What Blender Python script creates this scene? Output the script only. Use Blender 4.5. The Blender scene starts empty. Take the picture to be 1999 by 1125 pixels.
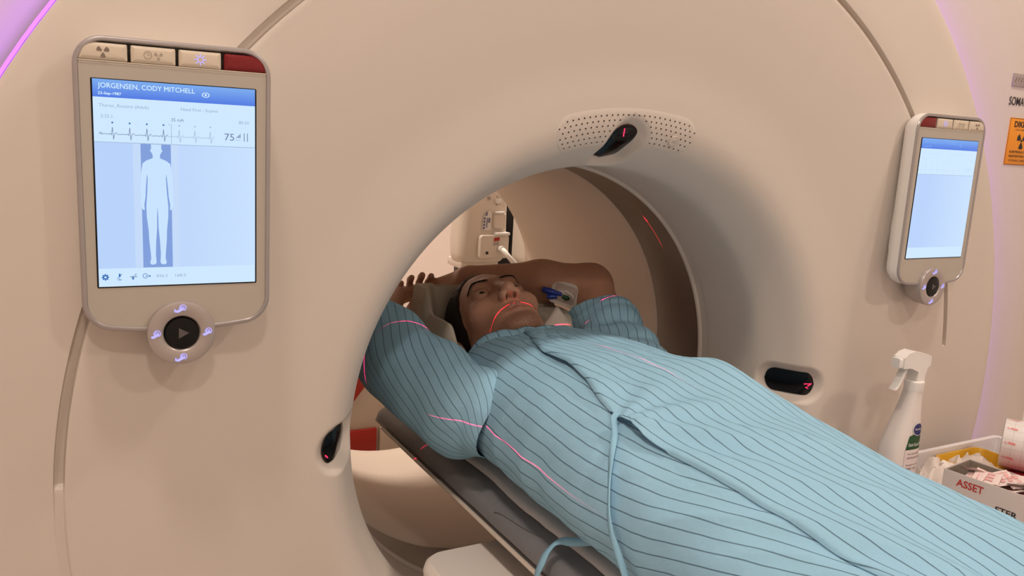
import bpy, bmesh, math, random
import numpy as np
from mathutils import Vector, Matrix, noise
random.seed(7)
rng = np.random.default_rng(7)
S = bpy.context.scene
COL = S.collection
PI = math.pi

# ------------------------------------------------------------------ camera
cam_d = bpy.data.cameras.new('camera')
cam_d.sensor_width = 36.0
cam_d.lens = 1643.046 / 1999 * 36
cam_d.clip_start = 0.02
cam = bpy.data.objects.new('camera', cam_d)
COL.objects.link(cam)
yaw, pitch, roll = 0.5112, 0.1832, 0.0563
fw = Vector((math.sin(yaw) * math.cos(pitch), math.cos(yaw) * math.cos(pitch), -math.sin(pitch)))
r0 = Vector((math.cos(yaw), -math.sin(yaw), 0)); u0 = r0.cross(fw)
rt = math.cos(roll) * r0 + math.sin(roll) * u0
up = -math.sin(roll) * r0 + math.cos(roll) * u0
cm = Matrix((rt, up, -fw)).transposed().to_4x4()
cm.translation = Vector((-0.8025, -1.034, 0.4615))
cam.matrix_world = cm
S.camera = cam

# ------------------------------------------------------------------ view, world, room lights
S.view_settings.view_transform = 'Standard'
S.view_settings.look = 'None'
S.view_settings.gamma = 1
S.view_settings.exposure = 0.0
S.view_settings.use_curve_mapping = False
W = bpy.data.worlds.new('world'); S.world = W; W.use_nodes = True
W.node_tree.nodes['Background'].inputs[0].default_value = (0.9, 0.8, 0.72, 1)
W.node_tree.nodes['Background'].inputs[1].default_value = 0.05
FLOOR, CEIL = -1.0, 2.0

def area(name, loc, sx, sy, power, col=(1, 0.86, 0.745), rot=(0, 0, 0)):
    l = bpy.data.lights.new(name, 'AREA'); l.shape = 'RECTANGLE'; l.size = sx; l.size_y = sy
    l.energy = power; l.color = col
    o = bpy.data.objects.new(name, l); o.location = loc; o.rotation_euler = rot; COL.objects.link(o)
    return o
LAMPS = [(-0.85, -0.45, 13), (0.85, -0.45, 13), (-0.9, -1.9, 14), (0.9, -1.9, 14), (-0.5, 1.62, 30), (0.95, 1.62, 30)]
for lx, ly, lp in LAMPS:
    area('ceiling_lamp_light', (lx, ly, CEIL - 0.035), 0.16, 0.16, lp)

# ------------------------------------------------------------------ materials
def nd(nt, t, **kw):
    n = nt.nodes.new(t)
    for k, v in kw.items():
        setattr(n, k, v)
    return n

def mat(name, col, rough=0.5, metal=0.0, emit=None, es=0.0, bump=0.0, bscale=300.0, var=0.0, vscale=20.0, spec=0.5, trans=0.0, alpha=1.0, coat=0.0, sss=0.0, ior=1.45):
    m = bpy.data.materials.new(name); m.use_nodes = True
    nt = m.node_tree; b = nt.nodes['Principled BSDF']
    b.inputs['Base Color'].default_value = (*col, 1)
    b.inputs['Roughness'].default_value = rough
    b.inputs['Metallic'].default_value = metal
    b.inputs['Specular IOR Level'].default_value = spec
    b.inputs['Transmission Weight'].default_value = trans
    b.inputs['Alpha'].default_value = alpha
    b.inputs['IOR'].default_value = ior
    if coat: b.inputs['Coat Weight'].default_value = coat
    if sss:
        b.inputs['Subsurface Weight'].default_value = sss
        b.inputs['Subsurface Radius'].default_value = (0.018, 0.005, 0.0025)
    if emit:
        b.inputs['Emission Color'].default_value = (*emit, 1); b.inputs['Emission Strength'].default_value = es
    tc = nd(nt, 'ShaderNodeTexCoord')
    if bump:
        n = nd(nt, 'ShaderNodeTexNoise'); n.inputs['Scale'].default_value = bscale; n.inputs['Detail'].default_value = 3
        nt.links.new(tc.outputs['Object'], n.inputs['Vector'])
        bp = nd(nt, 'ShaderNodeBump'); bp.inputs['Strength'].default_value = bump; bp.inputs['Distance'].default_value = 0.002
        nt.links.new(n.outputs['Fac'], bp.inputs['Height']); nt.links.new(bp.outputs['Normal'], b.inputs['Normal'])
    if var:
        n = nd(nt, 'ShaderNodeTexNoise'); n.inputs['Scale'].default_value = vscale; n.inputs['Detail'].default_value = 4
        nt.links.new(tc.outputs['Object'], n.inputs['Vector'])
        mx = nd(nt, 'ShaderNodeMix', data_type='RGBA')
        mx.inputs[6].default_value = (*[max(0, c * (1 - var)) for c in col], 1)
        mx.inputs[7].default_value = (*[min(1, c * (1 + var)) for c in col], 1)
        nt.links.new(n.outputs['Fac'], mx.inputs[0]); nt.links.new(mx.outputs[2], b.inputs['Base Color'])
    return m

def emat(name, col, s=1.0):
    """a screen or a lit icon: gives off light, nothing else"""
    return mat(name, (0.02, 0.02, 0.02), 0.25, emit=col, es=s)

M = {}
M['cream'] = mat('cream_gantry_plastic', (0.67, 0.595, 0.525), 0.48, var=0.015, vscale=6, bump=0.02, bscale=900, spec=0.3)
M['cream2'] = mat('cream_liner_plastic', (0.69, 0.585, 0.49), 0.42, var=0.015, vscale=6, spec=0.35)
M['housing'] = mat('outer_housing_plastic', (0.68, 0.61, 0.56), 0.5, var=0.015, vscale=5, spec=0.3)
M['ring'] = mat('pale_ring_plastic', (0.66, 0.57, 0.49), 0.4)
M['band'] = mat('brown_scan_window_film', (0.085, 0.052, 0.034), 0.3, var=0.12, vscale=9, spec=0.5)
M['black'] = mat('glossy_black_glass', (0.004, 0.004, 0.005), 0.14, spec=0.3)
M['dark'] = mat('dark_hole', (0.03, 0.022, 0.018), 0.7)
M['white'] = mat('white_plastic', (0.82, 0.79, 0.75), 0.4, var=0.01)
M['silver'] = mat('silver_rim_paint', (0.40, 0.37, 0.365), 0.34, metal=0.5, var=0.03, vscale=60)
M['silver2'] = mat('silver_dial_paint', (0.46, 0.41, 0.39), 0.35, metal=0.5, var=0.03, vscale=60)
M['bezel'] = mat('beige_grey_bezel', (0.47, 0.425, 0.365), 0.35, var=0.02, vscale=30)
M['button'] = mat('cream_button', (0.66, 0.57, 0.45), 0.4, var=0.02)
M['redbtn'] = mat('dark_red_button', (0.19, 0.006, 0.010), 0.3, var=0.1)
M['iconbrown'] = mat('brown_icon_print', (0.22, 0.17, 0.13), 0.6)
M['iconpale'] = mat('pale_icon_print', (0.42, 0.35, 0.28), 0.6)
M['purple'] = emat('violet_mood_light', (0.36, 0.06, 1.0), 5.0)
M['iconlit'] = emat('lit_violet_icon', (0.42, 0.38, 1.0), 1.3)
M['laser'] = emat('red_laser_outlet', (1.0, 0.02, 0.09), 2.2)
M['scr_bg'] = emat('screen_white', (0.60, 0.80, 1.0), 0.98)
M['scr_hdr'] = emat('screen_blue_header', (0.075, 0.22, 0.80), 0.95)
M['scr_txt'] = emat('screen_white_text', (0.72, 0.92, 1.0), 1.0)
M['scr_grey'] = emat('screen_grey_text', (0.14, 0.21, 0.38), 0.9)
M['scr_lite'] = emat('screen_light_text', (0.30, 0.42, 0.62), 0.9)
M['scr_bar'] = emat('screen_table_blue', (0.21, 0.36, 0.77), 0.9)
M['scr_rail'] = emat('screen_rail_blue', (0.55, 0.72, 0.98), 0.95)
M['scr_body'] = emat('screen_body_blue', (0.56, 0.76, 1.0), 0.98)
M['scr_sh'] = emat('screen_edge_shade', (0.40, 0.55, 0.78), 0.9)
M['scr_icon'] = emat('screen_blue_icon', (0.02, 0.15, 0.50), 0.9)
M['scr_faint'] = emat('screen_faint_header_text', (0.20, 0.42, 0.92), 0.95)
M['orange'] = mat('orange_warning_sticker', (0.80, 0.30, 0.02), 0.5, var=0.05, vscale=40)
M['ink'] = mat('black_ink', (0.02, 0.018, 0.016), 0.6)
M['plate'] = mat('grey_metal_plate', (0.42, 0.36, 0.34), 0.4, metal=0.3, var=0.06, vscale=90)
M['redink'] = mat('red_ink', (0.45, 0.02, 0.02), 0.6)
M['pinkink'] = mat('pink_red_ink', (0.76, 0.28, 0.27), 0.6)

def screen_gradient(name, c0, c1, axis, lo, hi, es):
    m = bpy.data.materials.new(name); m.use_nodes = True; nt = m.node_tree; b = nt.nodes['Principled BSDF']
    b.inputs['Base Color'].default_value = (0.02, 0.02, 0.02, 1); b.inputs['Roughness'].default_value = 0.25
    tc = nd(nt, 'ShaderNodeTexCoord'); sp = nd(nt, 'ShaderNodeSeparateXYZ'); nt.links.new(tc.outputs['Object'], sp.inputs[0])
    mr = nd(nt, 'ShaderNodeMapRange'); mr.inputs[1].default_value = lo; mr.inputs[2].default_value = hi
    nt.links.new(sp.outputs[axis], mr.inputs[0])
    mx = nd(nt, 'ShaderNodeMix', data_type='RGBA'); mx.inputs[6].default_value = (*c0, 1); mx.inputs[7].default_value = (*c1, 1)
    nt.links.new(mr.outputs[0], mx.inputs[0]); nt.links.new(mx.outputs[2], b.inputs['Emission Color'])
    b.inputs['Emission Strength'].default_value = es
    return m
M['scr_hdr'] = screen_gradient('screen_blue_header_blend', (0.045, 0.17, 0.78), (0.17, 0.40, 0.88), 2, 0.0945, 0.113, 0.95)
M['scr_pic'] = screen_gradient('screen_picture_blend', (0.46, 0.64, 0.97), (0.56, 0.75, 1.0), 0, -0.05, 0.08, 0.97)

# ------------------------------------------------------------------ mesh helpers
class MB:
    def __init__(s): s.v = []; s.f = []; s.m = []; s.n = 0; s.attr = []
    def add(s, v, f, mi=0):
        s.v.extend([tuple(map(float, p)) for p in v]); s.f.extend([tuple(int(i) + s.n for i in q) for q in f])
        s.m.extend([mi] * len(f)); s.n += len(v)
    def build(s, name, mats, parent=None, sharp=0.7, smooth=True, attrs=None):
        me = bpy.data.meshes.new(name); me.from_pydata(s.v, [], s.f); me.update()
        if not isinstance(mats, (list, tuple)): mats = [mats]
        for m in mats: me.materials.append(m)
        me.polygons.foreach_set('material_index', s.m)
        me.polygons.foreach_set('use_smooth', [smooth] * len(s.f))
        if smooth and sharp: me.set_sharp_from_angle(angle=sharp)
        if attrs:
            for k, a in attrs.items():
                at = me.attributes.new(k, 'FLOAT', 'POINT'); at.data.foreach_set('value', np.asarray(a, dtype=np.float32))
        o = bpy.data.objects.new(name, me); COL.objects.link(o)
        if parent: o.parent = parent
        return o

def grid_faces(nu, nv, cu=False, cv=False):
    f = []
    for i in range(nu if cu else nu - 1):
        for j in range(nv if cv else nv - 1):
            a = i * nv + j; b = ((i + 1) % nu) * nv + j
            c = ((i + 1) % nu) * nv + (j + 1) % nv; d = i * nv + (j + 1) % nv
            f.append((a, b, c, d))
    return f

def loft(mb, loops, cap0=True, cap1=True, mi=0):
    n = len(loops[0]); v = [p for l in loops for p in l]
    f = []
    for i in range(len(loops) - 1):
        for j in range(n):
            f.append((i * n + j, i * n + (j + 1) % n, (i + 1) * n + (j + 1) % n, (i + 1) * n + j))
    if cap0: f.append(tuple(range(n - 1, -1, -1)))
    if cap1: f.append(tuple((len(loops) - 1) * n + j for j in range(n)))
    mb.add(v, f, mi)

def rr(w, h, r, n=6, cx=0, cy=0):
    """rounded rectangle outline, counter-clockwise"""
    if not hasattr(r, '__len__'): r = (r,) * 4
    r = [max(1e-5, min(q, w / 2, h / 2)) for q in r]
    pts = []
    for k, (sx, sy, a0) in enumerate(((1, 1, 0), (-1, 1, 90), (-1, -1, 180), (1, -1, 270))):
        for i in range(n + 1):
            a = math.radians(a0 + 90 * i / n)
            pts.append((cx + sx * (w / 2 - r[k]) + r[k] * math.cos(a), cy + sy * (h / 2 - r[k]) + r[k] * math.sin(a)))
    return pts

def slab(mb, w, h, r, levels, fn, mi=0, n=6, cx=0, cy=0):
    """levels: (inset, depth) from back to front; fn maps (a, b, depth) to 3-D"""
    loops = []
    for ins, d in levels:
        rad = [max(1e-4, q - ins) for q in r] if hasattr(r, '__len__') else max(1e-4, r - ins)
        loops.append([fn(a, b, d) for a, b in rr(w - 2 * ins, h - 2 * ins, rad, n, cx, cy)])
    loft(mb, loops, True, True, mi)

def FRONT(a, b, d): return (a, d, b)            # a right, b up, d depth (negative = towards the room)
def TOP(a, b, d): return (a, b, d)              # a right, b away, d up

def bevbox(mb, c, size, bev=0.004, seg=2, rot=None, mi=0):
    bm = bmesh.new(); bmesh.ops.create_cube(bm, size=1)
    for v in bm.verts: v.co = Vector((v.co.x * size[0], v.co.y * size[1], v.co.z * size[2]))
    if bev: bmesh.ops.bevel(bm, geom=list(bm.edges), offset=bev, segments=seg, affect='EDGES', profile=0.5)
    R = rot if rot else Matrix.Identity(3)
    bm.verts.ensure_lookup_table()
    v = [R @ q.co + Vector(c) for q in bm.verts]
    mb.add(v, [[q.index for q in f.verts] for f in bm.faces], mi); bm.free()

def frames(path):
    P = [Vector(p) for p in path]; out = []
    nrm = None
    for i in range(len(P)):
        t = (P[min(i + 1, len(P) - 1)] - P[max(i - 1, 0)]).normalized()
        if nrm is None:
            a = Vector((0, 0, 1)) if abs(t.z) < 0.9 else Vector((1, 0, 0))
            nrm = (a - t * a.dot(t)).normalized()
        else:
            nrm = (nrm - t * nrm.dot(t)).normalized()
        out.append((P[i], t, nrm, t.cross(nrm)))
    return out

def tube(mb, path, rad, n=10, mi=0, caps=True):
    if not hasattr(rad, '__len__'): rad = [rad] * len(path)
    loops = []
    for (p, t, a, b), r in zip(frames(path), rad):
        loops.append([p + a * (r * math.cos(2 * PI * k / n)) + b * (r * math.sin(2 * PI * k / n)) for k in range(n)])
    loft(mb, loops, caps, caps, mi)

def catmull(P, m=8):
    P = [np.array(p, float) for p in P]; out = []
    for i in range(len(P) - 1):
        p0, p1, p2, p3 = P[max(i - 1, 0)], P[i], P[i + 1], P[min(i + 2, len(P) - 1)]
        for k in range(m):
            t = k / m
            out.append(0.5 * (2 * p1 + (p2 - p0) * t + (2 * p0 - 5 * p1 + 4 * p2 - p3) * t * t + (3 * p1 - p0 - 3 * p2 + p3) * t ** 3))
    out.append(P[-1]); return out

def disc(mb, c, r, fn, mi=0, n=24, r2=None):
    rx, ry = r, (r2 or r)
    mb.add([fn(c[0] + rx * math.cos(2 * PI * k / n), c[1] + ry * math.sin(2 * PI * k / n)) for k in range(n)], [tuple(range(n))], mi)

def ringflat(mb, c, r1, r2, fn, mi=0, n=28, a0=0.0, a1=2 * PI):
    v = []
    full = abs(a1 - a0 - 2 * PI) < 1e-6
    cnt = n if full else n + 1
    for k in range(cnt):
        a = a0 + (a1 - a0) * k / n
        v += [fn(c[0] + r1 * math.cos(a), c[1] + r1 * math.sin(a)), fn(c[0] + r2 * math.cos(a), c[1] + r2 * math.sin(a))]
    f = []
    for k in range(n):
        a = 2 * k; b = 2 * ((k + 1) % cnt)
        f.append((a, a + 1, b + 1, b))
    mb.add(v, f, mi)

def poly(mb, pts, fn, mi=0): mb.add([fn(*p) for p in pts], [tuple(range(len(pts)))], mi)

def stroke(mb, pts, w, fn, mi=0):
    for i in range(len(pts) - 1):
        a = np.array(pts[i], float); b = np.array(pts[i + 1], float); d = b - a; L = np.hypot(*d)
        if L < 1e-9: continue
        nn = np.array([-d[1], d[0]]) / L * w / 2; e = d / L * w * 0.3
        mb.add([fn(*(a - nn - e)), fn(*(b - nn + e)), fn(*(b + nn + e)), fn(*(a + nn - e))], [(0, 1, 2, 3)], mi)

_tc = {}
def text_geo(s, bold=0.0):
    if (s, bold) in _tc: return _tc[(s, bold)]
    c = bpy.data.curves.new('lettering', 'FONT'); c.body = s; c.size = 1; c.offset = bold; c.resolution_u = 3
    o = bpy.data.objects.new('lettering', c); COL.objects.link(o)
    dg = bpy.context.evaluated_depsgraph_get(); e = o.evaluated_get(dg); me = e.to_mesh()
    v = np.array([q.co[:2] for q in me.vertices]); f = [tuple(p.vertices) for p in me.polygons]
    e.to_mesh_clear(); bpy.data.objects.remove(o); bpy.data.curves.remove(c)
    v = v - v.min(0); _tc[(s, bold)] = (v, f); return v, f

def text(mb, s, x0, y0, width, fn, mi=0, bold=0.0, height=None):
    v, f = text_geo(s, bold); k = width / v[:, 0].max(); ky = k if height is None else height / v[:, 1].max()
    mb.add([fn(x0 + p[0] * k, y0 + p[1] * ky) for p in v], f, mi)

def empty(name, loc, label=None, cat=None, group=None, rz=0.0):
    o = bpy.data.objects.new(name, None); o.location = loc; o.rotation_euler = (0, 0, rz); o.empty_display_size = 0.05
    COL.objects.link(o); tag(o, label, cat, group); return o
def tag(o, label=None, cat=None, group=None, kind=None):
    if label: o['label'] = label
    if cat: o['category'] = cat
    if group: o['group'] = group
    if kind: o['kind'] = kind
    return o
def copy_tree(o, parent=None):
    c = o.copy(); COL.objects.link(c)
    if parent: c.parent = parent
    for ch in list(o.children): copy_tree(ch, c)
    return c
def sstep(x): x = np.clip(x, 0, 1); return x * x * (3 - 2 * x)
def vnoise(p, sc): return noise.noise(Vector(p) * sc)

# ------------------------------------------------------------------ room shell
def plane_box(name, c, size, m):
    mb = MB(); bevbox(mb, c, size, 0); o = mb.build(name, m, smooth=False); tag(o, kind='structure'); return o
M['wall'] = mat('warm_white_wall', (0.80, 0.73, 0.67), 0.85, bump=0.05, bscale=200, var=0.02, vscale=3)
M['rwall'] = mat('rear_wall_paint', (0.86, 0.74, 0.67), 0.85, bump=0.05, bscale=200, var=0.02, vscale=3)
M['floor'] = mat('beige_vinyl_floor', (0.64, 0.56, 0.49), 0.45, var=0.12, vscale=30)
M['ceil'] = mat('white_ceiling_tiles', (0.82, 0.78, 0.74), 0.9, bump=0.1, bscale=80)
XL, XR, YF, YB = -2.3, 2.6, -3.0, 3.3
plane_box('floor', ((XL + XR) / 2, (YF + YB) / 2, FLOOR - 0.05), (XR - XL + 0.2, YB - YF + 0.2, 0.1), M['floor'])
plane_box('ceiling', ((XL + XR) / 2, (YF + YB) / 2, CEIL + 0.05), (XR - XL + 0.2, YB - YF + 0.2, 0.1), M['ceil'])
H = CEIL - FLOOR
plane_box('wall_left', (XL - 0.05, (YF + YB) / 2, FLOOR + H / 2), (0.1, YB - YF, H), M['wall'])
plane_box('wall_right', (XR + 0.05, (YF + YB) / 2, FLOOR + H / 2), (0.1, YB - YF, H), M['wall'])
plane_box('wall_front', ((XL + XR) / 2, YF - 0.05, FLOOR + H / 2), (XR - XL + 0.2, 0.1, H), M['wall'])
plane_box('wall_back', ((XL + XR) / 2, YB + 0.05, FLOOR + H / 2), (XR - XL + 0.2, 0.1, H), M['rwall'])

# ceiling lamps
M['lampglow'] = emat('lamp_diffuser', (1, 0.86, 0.74), 3.0)
LAMPLABEL = ['square ceiling lamp above the left side of the scanner front', 'square ceiling lamp above the right side of the scanner front',
             'square ceiling lamp behind the viewer on the left side', 'square ceiling lamp behind the viewer on the right side',
             'square ceiling lamp behind the scanner on the left side', 'square ceiling lamp behind the scanner on the right side']
for (lx, ly, lp), lab in zip(LAMPS, LAMPLABEL):
    t = empty('ceiling_lamp', (lx, ly, CEIL), lab, 'lamp', 'square ceiling lamps')
    mb = MB()
    for a, b, sx, sy in ((0, 0.145, 0.32, 0.03), (0, -0.145, 0.32, 0.03), (0.145, 0, 0.03, 0.26), (-0.145, 0, 0.03, 0.26)):
        bevbox(mb, (a, b, -0.0135), (sx, sy, 0.025), 0.004)
    mb.build('frame', M['white'], t)
    mb = MB(); bevbox(mb, (0, 0, -0.008), (0.26, 0.26, 0.012), 0.002); mb.build('diffuser', M['lampglow'], t)

# ------------------------------------------------------------------ CT scanner gantry
scanner = empty('ct_scanner', (0, 0.5, FLOOR), 'large cream ring-shaped scanner gantry around the lying patient', 'scanner')
OFF = Vector((0, 0.5, FLOOR))
def gv(p): return (p[0], p[1] - OFF.y, p[2] - OFF.z)
ctrl = [(0.4150, 0.272), (0.4140, 0.21), (0.4128, 0.165), (0.4128, 0.145), (0.4145, 0.130), (0.4200, 0.114), (0.4285, 0.096), (0.4385, 0.077),
        (0.4480, 0.060), (0.4590, 0.047), (0.4720, 0.038), (0.4900, 0.033), (0.5200, 0.030), (0.5700, 0.026), (0.6400, 0.016), (0.7200, 0.006), (0.7900, 0.0005)]
fine = catmull(ctrl, 10)
prof = [np.array(p) for p in fine]
for r in (0.7955, 0.797, 0.7985, 0.8000, 0.803, 0.806, 0.8075, 0.809, 0.812): prof.append(np.array((r, 0.0)))
for r, y in ((0.84, 0.0), (0.90, 0.001), (0.940, 0.002), (0.963, 0.003), (0.9685, 0.0055), (0.970, 0.009)): prof.append(np.array((r, y)))
prof = np.array(prof)
# resample the flare finely
arc = np.r_[0, np.cumsum(np.hypot(*np.diff(prof, axis=0).T))]
ss = np.unique(np.r_[np.linspace(0, 0.10, 10), np.arange(0.10, 0.32, 0.0028), np.linspace(0.32, arc[len(fine) - 1], 24), arc[len(fine) - 1:]])
PR = np.interp(ss, arc, prof[:, 0]); PY = np.interp(ss, arc, prof[:, 1])
def smooth1(a):
    b = a.copy(); b[1:-1] = (a[:-2] + 2 * a[1:-1] + a[2:]) / 4; return b
mflare = ss < 0.33
for _ in range(3):
    PR[mflare] = smooth1(PR[mflare]); PY[mflare] = smooth1(PY[mflare])
tr = np.gradient(PR, ss); ty = np.gradient(PY, ss); nl = np.hypot(tr, ty); NR, NY = ty / nl, -tr / nl
WTH = [math.radians(90.6), math.radians(178.2), math.radians(1.8)]      # laser windows: top, left, right
s_at = lambda r: float(np.interp(r, PR[60:] if False else PR[np.argmin(PR):], ss[np.argmin(PR):]))
SW0, SW1 = s_at(0.4225), s_at(0.470)
WR_IN, WR_OUT, WD = 0.021, 0.040, 0.015
th = [np.linspace(0, 2 * PI, 300, endpoint=False)]
for c in WTH: th.append(c + np.arange(-0.05, 0.0501, 0.0022) / 0.44)
th = np.unique(np.round(np.concatenate(th) % (2 * PI), 5))
TH, SSg = np.meshgrid(th, ss, indexing='ij')
Rg = np.broadcast_to(PR, TH.shape).copy(); Yg = np.broadcast_to(PY, TH.shape).copy()
NRg = np.broadcast_to(NR, TH.shape); NYg = np.broadcast_to(NY, TH.shape)
def win_depth(THx, SSx, Rx):
    D = np.zeros_like(THx)
    for c in WTH:
        d = (THx - c + PI) % (2 * PI) - PI; t = d * Rx
        a = SW0 + 0.012; b = SW1 - 0.012
        sc = np.clip(SSx, a, b); sd = np.hypot(SSx - sc, t)
        D = np.maximum(D, WD * sstep((WR_OUT - sd) / (WR_OUT - WR_IN)))
    return D
D = win_depth(TH, SSg, Rg)
zz = Rg * np.sin(TH)
groove = 0.012 * sstep((0.0062 - np.abs(Rg - 0.803)) / 0.0018) * np.where(zz > np.where(np.cos(TH) > 0, 0.082, 0.03), 1.0, np.clip(0.25 + (zz - 0.03) / 0.06 * 0.75, 0.18, 1) * (np.cos(TH) < 0))
D = D + groove
Rg = Rg - NRg * D; Yg = Yg - NYg * D
V = np.stack([Rg * np.cos(TH), Yg - OFF.y, Rg * np.sin(TH) - OFF.z], -1).reshape(-1, 3)
mb = MB(); mb.add(V, [tuple(reversed(f)) for f in grid_faces(len(th), len(ss), cu=True)])
mb.build('front_cover', M['cream'], scanner, sharp=0.9)

def on_cover(theta, s, off):
    r = np.interp(s, ss, PR); y = np.interp(s, ss, PY); nr = np.interp(s, ss, NR); ny = np.interp(s, ss, NY)
    r2 = r + nr * off; return Vector((r2 * math.cos(theta), y + ny * off - OFF.y, r2 * math.sin(theta) - OFF.z))

def revolve(name, profile, m, n=220, flip=True):
    v = []
    for k in range(n):
        a = 2 * PI * k / n
        for r, y in profile: v.append((r * math.cos(a), y - OFF.y, r * math.sin(a) - OFF.z))
    mb = MB(); f = grid_faces(n, len(profile), cu=True)
    mb.add(v, [tuple(reversed(q)) for q in f] if flip else f); return mb.build(name, m, scanner, sharp=0.6)

revolve('bore_ring', [(0.411, 0.300), (0.4085, 0.2955), (0.4095, 0.2925), (0.4140, 0.2900), (0.4150, 0.2860), (0.4150, 0.2790), (0.4162, 0.2760), (0.4158, 0.2710)], M['ring'])
revolve('scan_window_band', [(0.4185, 0.448), (0.4160, 0.442), (0.4120, 0.299), (0.4105, 0.297)], M['band'])
revolve('rear_bore_liner', [(0.62, 1.108), (0.52, 1.10), (0.46, 1.085), (0.43, 1.062), (0.417, 1.035), (0.4115, 1.0), (0.4105, 0.96), (0.4125, 0.85), (0.415, 0.65), (0.4168, 0.47), (0.4160, 0.450), (0.4168, 0.4465), (0.4195, 0.4445)], M['cream2'])
revolve('light_ring', [(0.9705, 0.0085), (0.9745, 0.0130), (0.9752, 0.0350)], M['purple'], flip=True)

# outer housing: circle opening in front to a rounded block, and back
NA = 240
def block(a, hw, hh, e=7):
    c, s = math.cos(a), math.sin(a)
    k = (abs(c / hw) ** e + abs(s / hh) ** e) ** (-1 / e); return k * c, k * s
loops = []
for kind, val, y in (('c', 0.9760, 0.050), ('c', 0.9835, 0.049), ('m', 0.15, 0.047), ('m', 0.5, 0.048), ('m', 0.9, 0.056), ('m', 0.97, 0.064), ('m', 1.0, 0.090), ('m', 1.0, 1.05), ('m', 0.97, 1.09), ('m', 0.9, 1.10), ('c', 0.62, 1.105)):
    l = []
    for k in range(NA):
        a = 2 * PI * k / NA
        cx, cz = 0.9835 * math.cos(a), 0.9835 * math.sin(a)
        if kind == 'c': x, z = val * math.cos(a), val * math.sin(a)
        else:
            bx, bz = block(a, 1.26, 0.998); x = cx + (bx - cx) * val; z = cz + (bz - cz) * val
        l.append((x, y - OFF.y, z - OFF.z))
    loops.append(l)
mb = MB(); loft(mb, loops[::-1], False, False); mb.build('outer_housing', M['housing'], scanner, sharp=0.8)

# laser windows
for wi, c in enumerate(WTH):
    mb = MB(); ns, nt_ = 28, 11; v = []
    a, b = SW0 + 0.012, SW1 - 0.012; R = WR_IN + 0.0012
    for i in range(ns):
        u = -math.cos(PI * i / (ns - 1)); s = (a + b) / 2 + u * ((b - a) / 2 + R)
        e = max(0, a - s, s - b); hw = math.sqrt(max(1e-9, R * R - e * e))
        for j in range(nt_):
            w = -1 + 2 * j / (nt_ - 1); r = float(np.interp(s, ss, PR))
            v.append(on_cover(c + w * hw / r, s, -WD + 0.0022 + 0.002 * (1 - w * w)))
    mb.add(v, [tuple(reversed(f)) for f in grid_faces(ns, nt_)])
    wobj = mb.build('laser_window', M['black'], scanner, sharp=None)
    mb = MB()
    so = a + (b - a) * 0.80; tt = [(-0.002, 0.0), (0.004, 0.0)]
    if wi == 0: segs = [((b - 0.004, 0.002), (b + 0.014, 0.006))]
    elif wi == 1: segs = [((b + 0.010, 0.012), (b + 0.015, 0.008))]
    else: segs = [((b - 0.002, 0.000), (b + 0.016, 0.001)), ((b + 0.002, -0.006), (b + 0.008, -0.008)), ((b + 0.006, -0.004), (b + 0.014, 0.000))]
    for (s1, t1), (s2, t2) in segs:
        tube(mb, [on_cover(c + t1 / 0.45, s1, -WD + 0.0048), on_cover(c + t2 / 0.45, s2, -WD + 0.0042)], 0.0009, 6)
    mb.build('laser_outlet', M['laser'], wobj)

# perforated speaker patch above the bore
mb = MB(); rows = []
def patch_pt(r, th_, off): return on_cover(th_, s_at(r), off)
TH0, TH1, RA, RB = math.radians(75.8), math.radians(107.2), 0.4475, 0.5075
nr_, na_ = 16, 110
v = []
for i in range(na_):
    u = i / (na_ - 1); ths = TH0 + (TH1 - TH0) * u; e = min(u, 1 - u) * (TH1 - TH0) * 0.478
    k = math.sqrt(max(0, 1 - (1 - min(1, e / 0.028)) ** 2)) if e < 0.028 else 1.0
    k = max(k, 0.02)
    for j in range(nr_):
        w = -1 + 2 * j / (nr_ - 1); r = (RA + RB) / 2 + w * (RB - RA) / 2 * k
        edge = 1 - max(abs(w), 0)
        off = 0.0008 * min(1, edge / 0.12) if k > 0.1 else 0.0
        s = s_at(r); dep = float(win_depth(np.array([ths]), np.array([s]), np.array([r]))[0])
        v.append(on_cover(ths, s, off * (1 - min(1, dep * 400)) - (0.0015 if dep > 2e-4 else 0) - dep))
mb.add(v, grid_faces(na_, nr_), 0)
for ri in range(8):
    r = 0.4505 + ri * 0.0078
    n = int((TH1 - TH0) * r / 0.0098)
    for k in range(n + 1):
        a = TH0 + (k + (0.5 if ri % 2 else 0)) / n * (TH1 - TH0)
        e = min(a - TH0, TH1 - a) * r
        if e < 0: continue
        kk = math.sqrt(max(0, 1 - (1 - min(1, e / 0.028)) ** 2)) if e < 0.028 else 1.0
        if abs(r - (RA + RB) / 2) > (RB - RA) / 2 * kk - 0.0035: continue
        s = s_at(r)
        if win_depth(np.array([a]), np.array([s]), np.array([r]))[0] > 2e-4: continue
        if math.hypot((a - math.radians(80.2)) * 0.466, r - 0.468) < 0.0095: continue
        rad = 0.00135 if 0 < ri < 7 else 0.001
        p0 = on_cover(a, s, 0.0013); px = on_cover(a + 0.001, s, 0.0013) - p0; px.normalize(); pz = on_cover(a, s + 0.001, 0.0013) - p0; pz.normalize()
        mb.add([p0 + px * (rad * math.cos(q * PI / 4)) + pz * (rad * math.sin(q * PI / 4)) for q in range(8)], [tuple(range(7, -1, -1))], 1)
mb.build('speaker_grille', [M['cream'], M['dark']], scanner, sharp=None)
mb = MB()
a = math.radians(80.2); s = s_at(0.468)
p0 = on_cover(a, s, 0.0008); px = (on_cover(a + 0.001, s, 0.0008) - p0).normalized(); pz = (on_cover(a, s + 0.001, 0.0008) - p0).normalized(); pn = pz.cross(px)
if pn.y > 0: pn = -pn
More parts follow.
